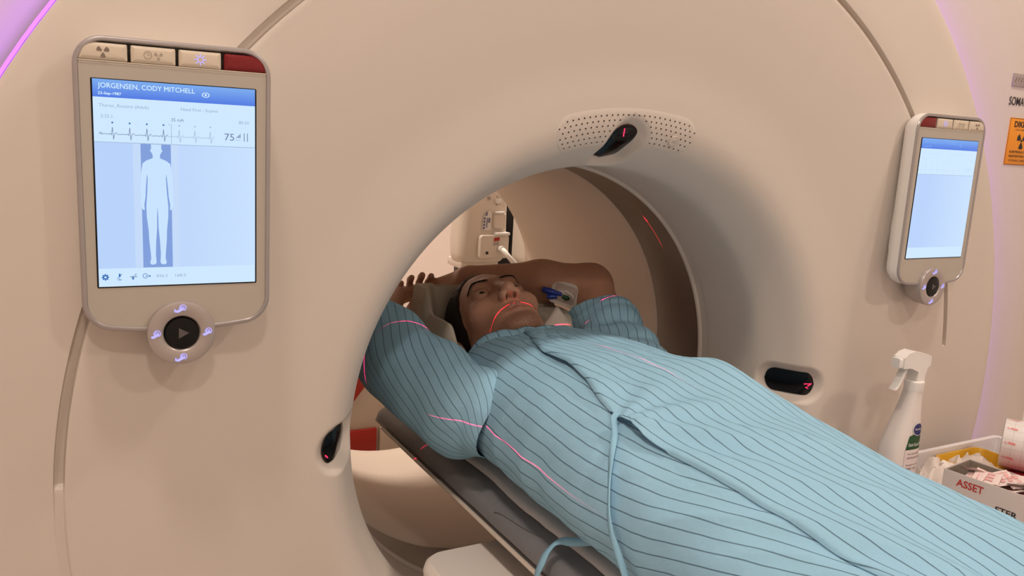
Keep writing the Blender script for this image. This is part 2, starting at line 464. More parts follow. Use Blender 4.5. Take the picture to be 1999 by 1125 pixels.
lp = lambda r, d: [p0 + px * (r * math.cos(2 * PI * q / 24)) + pz * (r * math.sin(2 * PI * q / 24)) + pn * d for q in range(24)]
loft(mb, [lp(0.0095, -0.001), lp(0.0095, 0.001), lp(0.0086, 0.0012), lp(0.0084, 0.0004), lp(0.0078, 0.0004), lp(0.0076, 0.0016), lp(0.006, 0.002)], False, True)
for k in range(5): tube(mb, [p0 + px * (-0.004 + 0.002 * k) + pz * (-0.003 + 0.0004 * (k % 2)) + pn * 0.0021, p0 + px * (-0.004 + 0.002 * k) + pz * 0.003 + pn * 0.0021], 0.0003, 5, 1)
mb.build('intercom_button', [M['cream'], M['iconpale']], scanner)

# plate, lettering and warning label on the right of the housing
PLX, PLZ, TXX, TXZ, LDX, LDZ = 1.012, 0.626, 0.9655, 0.5745, 0.030, 0.000
def HF(x, z, d=0.0262):
    return (x, 0.0262 + 0.0 - (d - 0.0262) - OFF.y, z - OFF.z)
def housing_y(x, z):
    a = math.atan2(z, x); cx, cz = 0.9835 * math.cos(a), 0.9835 * math.sin(a); bx, bz = block(a, 1.26, 0.998)
    v = (math.hypot(x, z) - 0.9835) / max(1e-6, math.hypot(bx, bz) - 0.9835)
    return float(np.interp(v, [0, 0.15, 0.5, 0.9], [0.049, 0.047, 0.048, 0.056]))
def HP(off): return lambda x, z: (x, housing_y(x, z) - off - OFF.y, z - OFF.z)
mb = MB(); bevbox(mb, gv((PLX, 0.0465, PLZ)), (0.092, 0.003, 0.026), 0.0008)
for k in range(4): stroke(mb, [(PLX - 0.040 + 0.01 * k, PLZ - 0.004 + 0.002 * (k % 2)), (PLX - 0.034 + 0.01 * k, PLZ + 0.005)], 0.0025, lambda x, z: gv((x, 0.0447, z)), 1)
mb.build('name_plate', [M['plate'], M['iconbrown']], scanner)
mb = MB(); text(mb, 'SOMATOM', TXX, TXZ, 0.096, HP(0.0012), 0, 0.008, 0.0175); mb.build('lettering', M['ink'], scanner, smooth=False)
mb = MB(); bevbox(mb, gv((1.006 + LDX, 0.0472, 0.5005 + LDZ)), (0.112, 0.0024, 0.098), 0.0006)
wl = mb.build('warning_label', M['orange'], scanner)
mb = MB(); fn = lambda x, z: gv((x + LDX, 0.0456, z + LDZ))
text(mb, 'DIKKAT', 0.9665, 0.5305, 0.066, fn, 0, 0.03, 0.0125)
text(mb, 'X-RAY RADYASYON', 0.972, 0.5235, 0.056, fn, 0, 0.0, 0.0034)
for a0 in (0, 1, 2):
    a = math.radians(-90 + a0 * 120)
    poly(mb, [(1.000 + 0.0050 * math.cos(a - 0.5), 0.5025 + 0.005 * math.sin(a - 0.5)), (1.000 + 0.017 * math.cos(a - 0.5), 0.5025 + 0.017 * math.sin(a - 0.5)), (1.000 + 0.0185 * math.cos(a), 0.5025 + 0.0185 * math.sin(a)), (1.000 + 0.017 * math.cos(a + 0.5), 0.5025 + 0.017 * math.sin(a + 0.5)), (1.000 + 0.0050 * math.cos(a + 0.5), 0.5025 + 0.005 * math.sin(a + 0.5))], fn)
disc(mb, (1.0, 0.5025), 0.003, fn)
text(mb, 'KONTROLLU ALAN', 0.963, 0.4765, 0.076, fn, 0, 0.02, 0.005)
text(mb, 'RADYASYON ALANI', 0.963, 0.4675, 0.076, fn, 0, 0.02, 0.005)
text(mb, 'YETKISIZ GIRILMEZ', 0.963, 0.4585, 0.076, fn, 0, 0.0, 0.0042)
for q in ((0.951, 0.5485, 1.061, 0.5485), (0.951, 0.4525, 1.061, 0.4525), (0.951, 0.4525, 0.951, 0.5485), (1.061, 0.4525, 1.061, 0.5485)): stroke(mb, [q[:2], q[2:]], 0.0008, fn)
mb.build('label_print', M['ink'], wl, smooth=False)

# ------------------------------------------------------------------ control panels (local frame: x right, z up from z=0.379, y=0 front)
def outline(ins, top_r=0.030, n=8):
    hw, zt = 0.1005 - ins, 0.1572 - ins
    pts = []
    def corner(cx, cz, r, a0, a1):
        for i in range(n + 1):
            a = math.radians(a0 + (a1 - a0) * i / n); pts.append((cx + r * math.cos(a), cz + r * math.sin(a)))
    r1 = top_r - ins; r2 = 0.032 - ins
    corner(hw - r1, zt - r1, r1, 0, 90)
    corner(-hw + r1, zt - r1, r1, 90, 180)
    zb = -0.1575 + ins
    corner(-hw + r2 + 0.001, zb + r2, r2, 180, 262)
    for k in range(1, 8):
        u = k / 8; x = (-1 + 2 * u) * (hw - r2); pts.append((x, zb - 0.0042 * (1 - (2 * u - 1) ** 2) - 0.0003))
    corner(hw - r2 - 0.001, zb + r2, r2, 278, 360)
    return pts
HANDICON = [(-0.0045, -0.003), (-0.0025, -0.004), (0.002, -0.0015), (0.003, 0.0005), (0.001, 0.0012), (-0.002, -0.001), (-0.004, -0.0015)]
def make_panel(x0, mirror, label):
    t = empty('control_panel', (x0, -0.0356, 0.379), label, 'control panel', 'touch control panels on the scanner front')
    P = lambda pts, y: [(a, y, b) for a, b in pts]
    mb = MB()
    loft(mb, [P(outline(0.016), 0.0345), P(outline(0.010), 0.0335), P(outline(0.0025), 0.024), P(outline(0.0), 0.016), P(outline(0.0), 0.002)][::-1], False, True)
    mb.build('housing', M['white'], t)
    mb = MB()
    loft(mb, [P(outline(0.0), 0.0035), P(outline(-0.0004), 0.0025), P(outline(0.0006), 0.0002), P(outline(0.0020), -0.0004), P(outline(0.0042), -0.0002), P(outline(0.0054), 0.0012), P(outline(0.0056), 0.004)], False, False)
    mb.build('rim', M['silver'], t)
    mb = MB()
    body = outline(0.0054)
    zt = 0.1315
    xr = 0.0950
    nleft = [q for q in body[9:] if q[1] < zt] + [q for q in body[:9] if q[1] < zt]
    loft(mb, [P([(xr, zt), (-xr, zt)] + nleft, 0.004), P([(xr, zt), (-xr, zt)] + nleft, 0.0014)], False, True)
    stroke(mb, [(-xr, zt), (xr, zt)], 0.0011, lambda a, b: (a, 0.0004, b), 1)
    mb.build('bezel', [M['bezel'], M['button']], t)
    # four buttons
    edges = [(-0.0948, -0.0485), (-0.0452, -0.0010), (0.0024, 0.0462), (0.0496, 0.0948)]
    kinds = ['radiation', 'timer', 'light', 'stop']
    if mirror: edges = [(-b, -a) for a, b in edges]
    for (a, b), k in zip(edges, kinds):
        mb = MB(); w = b - a; h = 0.0178; cz = 0.1412; cx = (a + b) / 2
        rad = [0.0012] * 4
        if k == 'radiation': rad[0 if mirror else 1] = 0.017
        if k == 'stop': rad[1 if mirror else 0] = 0.022
        slab(mb, w, h, rad, [(0, 0.006), (0, 0.0016), (0.0006, 0.0008), (0.004, 0.0)], FRONT, 0, 6, cx, cz)
        bo = mb.build('button', M['redbtn'] if k == 'stop' else M['button'], t)
        if k == 'stop': bo['label'] = 'dark red button'
        fn = lambda x, z: (x, -0.0003, z)
        ic = MB()
        def trefoil(cx, cz, s, mi=0):
            for q in range(3):
                an = math.radians(-90 + q * 120)
                poly(ic, [(cx + s * 0.25 * math.cos(an - 0.5), cz + s * 0.25 * math.sin(an - 0.5)), (cx + s * math.cos(an - 0.45), cz + s * math.sin(an - 0.45)), (cx + s * 1.05 * math.cos(an), cz + s * 1.05 * math.sin(an)), (cx + s * math.cos(an + 0.45), cz + s * math.sin(an + 0.45)), (cx + s * 0.25 * math.cos(an + 0.5), cz + s * 0.25 * math.sin(an + 0.5))], fn, mi)
        if k == 'radiation': trefoil(cx, cz, 0.0062); ic.build('icon', M['iconbrown'], bo, smooth=False)
        if k == 'timer':
            ringflat(ic, (cx - 0.0055, cz), 0.0034, 0.0042, fn); stroke(ic, [(cx - 0.0055, cz + 0.0025), (cx - 0.0055, cz), (cx - 0.0035, cz)], 0.0006, fn); trefoil(cx + 0.005, cz, 0.0045)
            ic.build('icon', M['iconpale'], bo, smooth=False)
        if k == 'light':
            ringflat(ic, (cx, cz), 0.0026, 0.0033, fn)
            for q in range(8): stroke(ic, [(cx + 0.0038 * math.cos(q * PI / 4), cz + 0.0038 * math.sin(q * PI / 4)), (cx + 0.006 * math.cos(q * PI / 4), cz + 0.006 * math.sin(q * PI / 4))], 0.0008, fn)
            ic.build('icon', M['iconlit'], bo, smooth=False)
    # screen
    mb = MB(); slab(mb, 0.1690, 0.2235, 0.0015, [(0, 0.004), (0, 0.0012), (0.0005, 0.0009)], FRONT, 0, 4, 0, 0.0024)
    sc = mb.build('screen', M['black'], t)
    g = MB()
    def rect(a, b, c, d, y, mi): poly(g, [(a, b), (c, b), (c, d), (a, d)], lambda x, z: (x, y, z), mi)
    mats = [M['scr_bg'], M['scr_hdr'], M['scr_txt'], M['scr_grey'], M['scr_lite'], M['scr_bar'], M['scr_rail'], M['scr_body'], M['scr_sh'], M['scr_icon'], M['scr_pic'], M['scr_faint']]
    Z = -0.379
    rect(-0.0828, 0.2712 + Z, 0.0828, 0.4738 + Z, 0.0005, 0)
    rect(-0.0828, 0.4738 + Z, 0.0828, 0.4922 + Z, 0.0005, 1)
    rect(-0.0828, 0.2913 + Z, 0.0828, 0.4275 + Z, 0.0003, 10)
    rect(-0.0828, 0.4268 + Z, 0.0828, 0.4276 + Z, 0.0002, 8)
    F = lambda x, z: (x, -0.0002, z + Z)
    F0 = lambda x, z: (x, -0.0001, z + Z)
    faint = mirror
    T, Gm, Lm = (2 if not faint else 11), (3 if not faint else 6), (4 if not faint else 6)
    text(g, 'JORGENSEN, CODY MITCHELL', -0.0777, 0.4818, 0.0958, F, T, 0.0, 0.0068)
    text(g, '23-Sep-1987', -0.0777, 0.4756, 0.0222, F, T, 0.012, 0.0037)
    ringflat(g, (0.0295, 0.4826), 0.0021, 0.0027, lambda x, z: F(0.0295 + (x - 0.0295) * 1.5, z), T); disc(g, (0.0295, 0.4826), 0.0011, F, T, 12)
    text(g, 'Thorax_Routine (Adult)', -0.0772, 0.4628, 0.0482, F, Lm, 0, 0.0044)
    text(g, 'Head First - Supine', 0.0035, 0.4633, 0.0385, F, Lm, 0, 0.0042)
    text(g, '3.32 s', -0.0757, 0.4527, 0.0112, F, Lm, 0, 0.0034)
    text(g, '35 mA', -0.0066, 0.4523, 0.0130, F, Gm, 0, 0.0034)
    text(g, '80 kV', 0.0648, 0.4530, 0.0114, F, Lm, 0, 0.0034)
    for k, (x, c) in enumerate(zip((-0.0649, -0.0481, -0.0312, -0.0145, 0.0015, 0.0177, 0.0340), (9, 9, 9, 9, 4, 4, 4))):
        c = c if not faint else 6
        disc(g, (x, 0.4478), 0.0010 if k < 4 else 0.0008, F, c, 10)
        st = [(x - 0.0125, 0.4358), (x - 0.0095, 0.4356), (x - 0.0075, 0.4361), (x - 0.0045, 0.4356), (x - 0.0025, 0.4364), (x - 0.0012, 0.4350), (x, 0.4430), (x + 0.0008, 0.4302), (x + 0.0018, 0.4357), (x + 0.0042, 0.4376)]
        stroke(g, st, 0.00055 if k < 4 else 0.0004, F, Gm if k < 4 else Lm)
    stroke(g, [(-0.0779, 0.4362), (-0.0762, 0.4376), (-0.0745, 0.4357)], 0.0005, F, Gm)
    stroke(g, [(-0.0067, 0.4280), (-0.0067, 0.4495)], 0.0003, F, Gm)
    stroke(g, [(-0.0090, 0.4470), (-0.0090, 0.4500)], 0.0003, F, Lm)
    text(g, '75', 0.0492, 0.4342, 0.0104, F, Gm, 0, 0.0076)
    poly(g, [(0.0613, 0.4375), (0.0668, 0.4375), (0.0668, 0.4425)], F, Lm)
    text(g, 'bpm', 0.0615, 0.4342, 0.0048, F, Lm, 0, 0.0018)
    for x in (0.0707, 0.0742): stroke(g, [(x, 0.4340), (x, 0.4428)], 0.0008, F, Gm)
    if not faint:
        rect(-0.0458, 0.2918 + Z, -0.0369, 0.4266 + Z, 0.0002, 6); rect(-0.0070, 0.2914 + Z, 0.0002, 0.4268 + Z, 0.0002, 6)
        rect(-0.0380, 0.2915 + Z, -0.0076, 0.4268 + Z, 0.0001, 5)
        cx = -0.0224
        half = [(0.0, 0.4266), (0.0052, 0.4266), (0.0052, 0.4215), (0.0064, 0.4198), (0.0050, 0.4180), (0.0036, 0.4150), (0.0038, 0.4118), (0.0100, 0.4092), (0.0140, 0.4060), (0.0152, 0.3985), (0.0162, 0.3880), (0.0166, 0.3770), (0.0163, 0.3690), (0.0167, 0.3620), (0.0150, 0.3560), (0.0128, 0.3552), (0.0132, 0.3610), (0.0118, 0.3700), (0.0112, 0.3800), (0.0098, 0.3950), (0.0092, 0.3900), (0.0100, 0.3740), (0.0112, 0.3600), (0.0110, 0.3480), (0.0094, 0.3330), (0.0090, 0.3220), (0.0078, 0.3080), (0.0074, 0.3020), (0.0086, 0.2965), (0.0070, 0.2945), (0.0030, 0.2950), (0.0020, 0.2975), (0.0026, 0.3060), (0.0020, 0.3200), (0.0008, 0.3350), (0.0006, 0.3480), (0.0, 0.3590)]
        for sgn in (1, -1): poly(g, [(cx + sgn * a, b) for a, b in half], F0 if sgn > 0 else F0, 7)
        # bottom icons
        for q in range(8): stroke(g, [(-0.0763 + 0.0022 * math.cos(q * PI / 4), 0.2818 + 0.0022 * math.sin(q * PI / 4)), (-0.0763 + 0.0033 * math.cos(q * PI / 4), 0.2818 + 0.0033 * math.sin(q * PI / 4))], 0.0013, F, 9)
        ringflat(g, (-0.0763, 0.2818), 0.0012, 0.0026, F, 9, 16)
        stroke(g, [(-0.0622, 0.2822), (-0.0622, 0.2848)], 0.0018, F, 9); stroke(g, [(-0.0622, 0.2800), (-0.0622, 0.2784)], 0.0006, F, 9); stroke(g, [(-0.0640, 0.2784), (-0.0604, 0.2784)], 0.0006, F, 9); stroke(g, [(-0.0645, 0.2798), (-0.0600, 0.2848)], 0.0006, F, 9)
        stroke(g, [(-0.0515, 0.2815), (-0.0450, 0.2815)], 0.0013, F, 4); stroke(g, [(-0.0488, 0.2790), (-0.0488, 0.2815)], 0.0018, F, 9); stroke(g, [(-0.0470, 0.2830), (-0.0455, 0.2845)], 0.0012, F, 4)
        ringflat(g, (-0.0362, 0.2821), 0.0022, 0.0028, F, 9, 20, 0.4, 5.6); stroke(g, [(-0.0362, 0.2818), (-0.0316, 0.2818)], 0.0008, F, 9); poly(g, [(-0.0322, 0.2832), (-0.0322, 0.2804), (-0.0306, 0.2818)], F, 9)
        text(g, '-826.5', -0.0262, 0.2803, 0.0128, F, 4, 0, 0.0030); text(g, '168.5', -0.0052, 0.2803, 0.0112, F, 4, 0, 0.0030)
    g.build('screen_image', mats, sc, smooth=False)
    # jog dial
    kc = (0.0, 0.2158 + Z)
    circ = lambda r, y, n=48: [(kc[0] + r * math.cos(2 * PI * q / n), y, kc[1] + r * math.sin(2 * PI * q / n)) for q in range(n)]
    mb = MB()
    loft(mb, [circ(0.033, 0.030), circ(0.0355, 0.020), circ(0.0365, 0.004), circ(0.0368, -0.0045), circ(0.0360, -0.0064), circ(0.0345, -0.0070), circ(0.0215, -0.0074), circ(0.0205, -0.0068), circ(0.0190, -0.0040), circ(0.0186, 0.001)], True, False)
    dial = mb.build('jog_dial', M['silver2'], t)
    mb = MB(); loft(mb, [circ(0.0186, 0.001), circ(0.0183, -0.0052), circ(0.0174, -0.0062), circ(0.010, -0.0068), circ(0.003, -0.0070)], False, True)
    pb = mb.build('play_button', M['black'], t)
    mb = MB(); fnp = lambda x, z: (kc[0] + x, -0.00735, kc[1] + z)
    poly(mb, [(-0.0035, 0.0062), (-0.0035, -0.0062), (0.0078, 0.0)], fnp); mb.build('play_mark', mat('grey_play_mark', (0.10, 0.085, 0.085), 0.5), pb, smooth=False)
    fnk = lambda x, z: (kc[0] + x, -0.0079, kc[1] + z)
    for ix, iz, st in ((-0.0275, 0.0, 1), (0.0275, 0.0, 1), (0.0, -0.0285, 2), (0.0, 0.0285, 2)):
        mb = MB()
        ringflat(mb, (ix + 0.0012, iz + 0.0012), 0.0030, 0.0038, fnk, 0, 20, -1.2, 3.6); ringflat(mb, (ix + 0.0006, iz + 0.0006), 0.0016, 0.0024, fnk, 0, 18)
        poly(mb, [(ix + 1.2 * a - (0.0012 if st == 2 else 0), iz + 1.1 * b) for a, b in HANDICON], fnk, 0)
        if st == 2: stroke(mb, [(ix - 0.0072, iz - 0.0005), (ix - 0.0072, iz - 0.0030), (ix - 0.004, iz - 0.0035)], 0.0014, fnk, 0)
        mb.build('dial_icon', M['iconlit'], dial, smooth=False)
    # neck that holds the panel on the cover
    mb = MB(); slab(mb, 0.150, 0.24, 0.03, [(0, 0.046), (0, 0.034), (0.004, 0.033)], FRONT, 0, 6, 0, 0.0)
    mb.build('mounting_base', M['white'], t)
    return t
make_panel(-0.6727, False, 'touch control panel left of the bore with a patient figure on its bright screen')
make_panel(0.6727, True, 'touch control panel right of the bore with a pale, nearly blank screen')

# ------------------------------------------------------------------ patient table and mattress
M['tabletop'] = mat('dark_carbon_tabletop', (0.10, 0.09, 0.085), 0.4, var=0.1, vscale=50)
M['rail'] = mat('beige_rail', (0.62, 0.54, 0.46), 0.4)
M['tblwhite'] = mat('white_table_cover', (0.86, 0.80, 0.74), 0.38, var=0.01)
M['vinyl'] = mat('dark_grey_vinyl', (0.19, 0.19, 0.20), 0.5, var=0.10, vscale=26, bump=0.15, bscale=90)
M['sheet'] = mat('pale_grey_paper_sheet', (0.62, 0.62, 0.63), 0.7, var=0.05, vscale=30, bump=0.25, bscale=60)
table = empty('patient_table', (0, -0.6, FLOOR), 'motorised patient table running into the scanner bore under the mattress', 'patient table')
TO = Vector((0, -0.6, FLOOR)); tv = lambda p: (p[0] - TO.x, p[1] - TO.y, p[2] - TO.z)
YEND = 0.640
def strip_loops(ys, xs_fn):
    return [[tv((x, y, z)) for x, z in xs_fn(y)] for y in ys]
def endk(y, r=0.05):
    d = YEND - y
    return 1.0 if d > r else math.sqrt(max(0.0, 1 - (1 - d / r) ** 2)) * 0.35 + 0.65
ys = [-1.55, -1.2, -0.6, 0.0, 0.3, 0.5] + [YEND - 0.05 * (1 - k / 8) for k in range(9)]
def sec_top(y):
    k = endk(y); return [(0.2045 * k, -0.160), (0.201 * k, -0.1545), (-0.201 * k, -0.1545), (-0.2045 * k, -0.160), (-0.175 * k, -0.185), (-0.09 * k, -0.198), (0.09 * k, -0.198), (0.175 * k, -0.185)]
mb = MB(); loft(mb, strip_loops(ys, sec_top)); mb.build('tabletop', M['tabletop'], table)
for sg in (-1, 1):
    mb = MB(); ends = [y for y in ys if y < 0.52] + [0.53, 0.54]
    loft(mb, strip_loops(ends, lambda y: [(sg * (0.2092 + 0.0042 * math.cos(a)), -0.1575 + 0.0032 * math.sin(a)) for a in [q * PI / 5 for q in range(10)]]))
    mb.build('side_rail', M['rail'], table)
mb = MB()
bp = lambda a, b, d: tv((a, b, d))
slab(mb, 0.62, 1.62, 0.042, [(0.03, -0.290), (0.008, -0.275), (0, -0.222), (0.003, -0.212), (0.010, -0.206)], bp, 0, 10, 0, -0.700)
mb.build('upper_cover', M['tblwhite'], table)
mb = MB(); slab(mb, 0.50, 1.3, 0.05, [(0.0, -1.0), (0, -0.9), (0.02, -0.285)], bp, 0, 8, 0, -0.85); mb.build('pedestal', M['tblwhite'], table)

mattress = empty('table_mattress', (0, -0.5, -0.154), 'dark grey vinyl table mattress with a pale sheet under the patient', 'mattress')
mv = lambda p: (p[0], p[1] + 0.5, p[2] + 0.154)
def sec_mat(y):
    k = endk(y, 0.06); o = []
    for a in range(0, 181, 12):
        t = math.radians(a); c, s_ = math.cos(t), math.sin(t)
        x = 0.2035 * k * np.sign(c) * abs(c) ** 0.55; z = -0.1515 + (0.0325 - 0.016 * sstep((y - 0.42) / 0.19)) * abs(s_) ** 0.6
        o.append((x, z + 0.0012 * noise.noise((x * 20, y * 14, 3))))
    return o
ysm = list(np.arange(-1.5, 0.55, 0.03)) + [YEND - 0.06 * (1 - k / 8) - 0.003 for k in range(9)]
mb = MB(); loft(mb, [[mv((x, y, z)) for x, z in sec_mat(y)] for y in ysm]); mb.build('vinyl_pad', M['vinyl'], mattress, sharp=0.9)
# crease scratched into the near side of the vinyl
def pad_side(x, y):
    t = [q for q in sec_mat(y) if q[0] < 0]; t.sort(); return float(np.interp(x, [q[0] for q in t], [q[1] for q in t]))
def sheet_edge(y): return -0.160 - 0.007 * noise.noise((y * 9, 1.3, 0)) - 0.002 * noise.noise((y * 40, 5, 0)) + (-0.016 * max(0, (y - 0.25) / 0.3))
ysh = np.arange(-1.5, 0.56, 0.02); v = []; nx = 40
for y in ysh:
    x0, x1 = sheet_edge(y), -sheet_edge(y + 3)
    for i in range(nx):
        u = i / (nx - 1); x = x0 + (x1 - x0) * u
        z = -0.1180 + 0.0022 * noise.noise((x * 16, y * 8, 7)) - (0.004 if i in (0, nx - 1) else 0)
        v.append(mv((x, y, z)))
mb = MB(); mb.add(v, [tuple(reversed(f)) for f in grid_faces(len(ysh), nx)]); o = mb.build('paper_sheet', M['sheet'], mattress, sharp=None)
o['label'] = 'pale grey sheet'
sol = o.modifiers.new('thick', 'SOLIDIFY'); sol.thickness = 0.0012; sol.offset = 1

# head pillow
M['pillow'] = mat('olive_beige_pillow_cover', (0.58, 0.54, 0.45), 0.8, var=0.04, vscale=14, bump=0.12, bscale=150)
M['paper'] = mat('white_paper_cover', (0.66, 0.61, 0.55), 0.8, bump=0.1, bscale=120)
pillow = empty('head_pillow', (0, 0.46, -0.1145), 'olive beige dished head pillow under the patient\'s head', 'pillow')
px, py = np.linspace(-1, 1, 46), np.linspace(-1, 1, 40); top, bot = [], []
for b in py:
    for a in px:
        x = 0.022 + 0.172 * a; y = 0.485 + 0.125 * b
        e = max(abs(a), abs(b)); er = 1 - sstep((e - 0.86) / 0.14) * 0.92
        dish = 0.180 * sstep((y - 0.50) / 0.095) + 0.140 * sstep((abs(x + 0.012) - 0.072) / 0.040) * sstep((y - 0.32) / 0.10)
        zt_ = -0.050 + min(dish, 0.182) + 0.004 * noise.noise((x * 18, y * 18, 2))
        zz_ = -0.1165 + (zt_ + 0.1165) * er
        top.append((x, y - 0.46, zz_ + 0.117)); bot.append((x, y - 0.46, 0.0005))
mb = MB(); n0 = len(top); gf = grid_faces(40, 46)
mb.add(top, [tuple(reversed(f)) for f in gf]); mb.add(bot, gf)
edge = [j for j in range(46)] + [i * 46 + 45 for i in range(1, 40)] + [39 * 46 + j for j in range(44, -1, -1)] + [i * 46 for i in range(38, 0, -1)]
mb.f += [(edge[k], edge[(k + 1) % len(edge)], n0 + edge[(k + 1) % len(edge)], n0 + edge[k]) for k in range(len(edge))]; mb.m += [0] * len(edge)
mb.build('cushion', M['pillow'], pillow, sharp=None)
# crease across the near side of the vinyl
mb = MB(); cpts = []
for y_, x_ in ((0.062, -0.197), (0.050, -0.194), (0.030, -0.191), (0.000, -0.188), (-0.030, -0.184), (-0.055, -0.178)):
    cpts.append(mv((x_, y_, pad_side(x_, y_) + 0.0006)))
tube(mb, catmull(cpts, 5), [0.0011] * 6 + [0.0007] * 14 + [0.0003] * 6, 5); o = mb.build('crease', M['tabletop'], mattress); o['label'] = 'dark crease in the vinyl'
# loose paper corner standing beside the far cheek
mb = MB(); v = []
C0 = [np.array(q) for q in ((0.030, 0.300, 0.045), (0.125, 0.320, 0.055), (0.112, 0.402, 0.114), (0.062, 0.372, 0.082))]
for i in range(9):
    for j in range(9):
        u, w = i / 8, j / 8; p = C0[0] * (1 - u) * (1 - w) + C0[1] * u * (1 - w) + C0[2] * u * w + C0[3] * (1 - u) * w
        p = p + np.array((0, 0, 0.004 * math.sin(PI * u) * math.sin(PI * w))); v.append((p[0], p[1] - 0.46, p[2] + 0.117))
mb.add(v, grid_faces(9, 9)); o = mb.build('paper_cover', M['paper'], pillow, sharp=None); o['label'] = 'white paper corner'
sol = o.modifiers.new('thick', 'SOLIDIFY'); sol.thickness = 0.0012

# ------------------------------------------------------------------ the patient: signed-distance body turned into one surface
def surface_nets(F, xs, ys, zs):
    s = F < 0
    c = np.zeros(tuple(n - 1 for n in F.shape), np.int8)
    for i in (0, 1):
        for j in (0, 1):
            for k in (0, 1):
                c += s[i:i + c.shape[0], j:j + c.shape[1], k:k + c.shape[2]]
    I, J, K = np.nonzero((c > 0) & (c < 8))
    idx = -np.ones(c.shape, np.int64); idx[I, J, K] = np.arange(len(I))
    P = np.zeros((len(I), 3)); cnt = np.zeros(len(I)); ax = (xs, ys, zs)
    co = [(i, j, k) for i in (0, 1) for j in (0, 1) for k in (0, 1)]
    for a in co:
        for d in range(3):
            if a[d]: continue
            b = list(a); b[d] = 1
            fa = F[I + a[0], J + a[1], K + a[2]]; fb = F[I + b[0], J + b[1], K + b[2]]
            m = (fa < 0) != (fb < 0); t = np.where(m, fa / np.where(m, fa - fb, 1), 0)
            pa = np.stack([xs[I + a[0]], ys[J + a[1]], zs[K + a[2]]], 1); pb = np.stack([xs[I + b[0]], ys[J + b[1]], zs[K + b[2]]], 1)
            P += np.where(m[:, None], pa + (pb - pa) * t[:, None], 0); cnt += m
    P /= cnt[:, None]
    faces = []
    for d in range(3):
        sl0 = [slice(None)] * 3; sl1 = [slice(None)] * 3; sl0[d] = slice(0, -1); sl1[d] = slice(1, None)
        A = s[tuple(sl0)]; B = s[tuple(sl1)]
        e = A != B; o1, o2 = [q for q in range(3) if q != d]
        E = np.argwhere(e)
        ok = (E[:, o1] > 0) & (E[:, o2] > 0) & (E[:, o1] < F.shape[o1] - 1) & (E[:, o2] < F.shape[o2] - 1); E = E[ok]
        ins = A[tuple(E.T)]
        def cell(d1, d2):
            q = E.copy(); q[:, o1] += d1; q[:, o2] += d2; return idx[tuple(q.T)]
        q = np.stack([cell(-1, -1), cell(0, -1), cell(0, 0), cell(-1, 0)], 1)
        flip = ins if d != 1 else ~ins
        q[~flip] = q[~flip][:, ::-1]; faces.append(q)
    return P, np.concatenate(faces)

class SDF:
    def __init__(s, xs, ys, zs):
        s.ax = [np.asarray(a, np.float32) for a in (xs, ys, zs)]; s.F = np.full([len(a) for a in s.ax], 0.05, np.float32)
    def sub(s, lo, hi):
        sl = tuple(slice(max(0, int(np.searchsorted(a, l)) - 1), int(np.searchsorted(a, h)) + 1) for a, l, h in zip(s.ax, lo, hi))
        return sl, np.meshgrid(*[a[q] for a, q in zip(s.ax, sl)], indexing='ij')
    def put(s, fn, lo, hi, k, mode='u'):
        pad = k + 0.012
        sl, (X, Y, Z) = s.sub(np.array(lo) - pad, np.array(hi) + pad)
        if X.size == 0: return
        d = fn(X, Y, Z).astype(np.float32); F = s.F[sl]
        if mode == 'u':
            h = np.clip(0.5 + 0.5 * (F - d) / k, 0, 1); s.F[sl] = F * (1 - h) + d * h - k * h * (1 - h)
        else:
            h = np.clip(0.5 - 0.5 * (F + d) / k, 0, 1); s.F[sl] = F * (1 - h) - d * h + k * h * (1 - h)
    def cap(s, a, b, ra, rb, k, mode='u'):
        a, b = np.array(a, float), np.array(b, float); ab = b - a; L2 = ab @ ab
        def fn(X, Y, Z):
            t = np.clip(((X - a[0]) * ab[0] + (Y - a[1]) * ab[1] + (Z - a[2]) * ab[2]) / L2, 0, 1)
            return np.sqrt((X - a[0] - t * ab[0]) ** 2 + (Y - a[1] - t * ab[1]) ** 2 + (Z - a[2] - t * ab[2]) ** 2) - (ra + (rb - ra) * t)
        r = max(ra, rb); s.put(fn, np.minimum(a, b) - r, np.maximum(a, b) + r, k, mode)
    def ell(s, c, r, k, mode='u', Rm=None):
        c = np.array(c, float); r = np.array(r, float)
        def fn(X, Y, Z):
            dx, dy, dz = X - c[0], Y - c[1], Z - c[2]
            if Rm is not None:
                dx, dy, dz = [Rm[0][i] * dx + Rm[1][i] * dy + Rm[2][i] * dz for i in range(3)]
            k0 = np.sqrt((dx / r[0]) ** 2 + (dy / r[1]) ** 2 + (dz / r[2]) ** 2); k1 = np.sqrt((dx / r[0] ** 2) ** 2 + (dy / r[1] ** 2) ** 2 + (dz / r[2] ** 2) ** 2)
            return k0 * (k0 - 1) / np.maximum(k1, 1e-6)
        m = r.max(); s.put(fn, c - m, c + m, k, mode)

# head frame: X to the patient's left, Y to the crown, Z out of the face
FLEX = math.radians(18); ROLL = math.radians(-10)
HR = np.array(Matrix.Rotation(FLEX, 3, 'X') @ Matrix.Rotation(ROLL, 3, 'Y'))
HK = 1.11
SUBN = np.array((0, -0.055, 0.103)); HO = np.array((-0.018, 0.365, 0.147)) - HR @ SUBN * HK
def hw(p): return HO + HR @ np.array(p, float) * HK
def axis(a, b, fine, coarse, lo, hi):
    return np.unique(np.round(np.r_[np.arange(lo, a, coarse), np.arange(a, b, fine), np.arange(b, hi, coarse)], 5))
xs = axis(-0.16, 0.28, 0.0021, 0.006, -0.36, 0.36); ys_ = axis(0.26, 0.72, 0.0021, 0.011, -1.33, 0.76); zs = axis(-0.03, 0.23, 0.0021, 0.006, -0.16, 0.26)
B = SDF(xs, ys_, zs)
he = lambda c, r, k, mode='u': B.ell(hw(c), np.array(r) * HK, k, mode, HR)
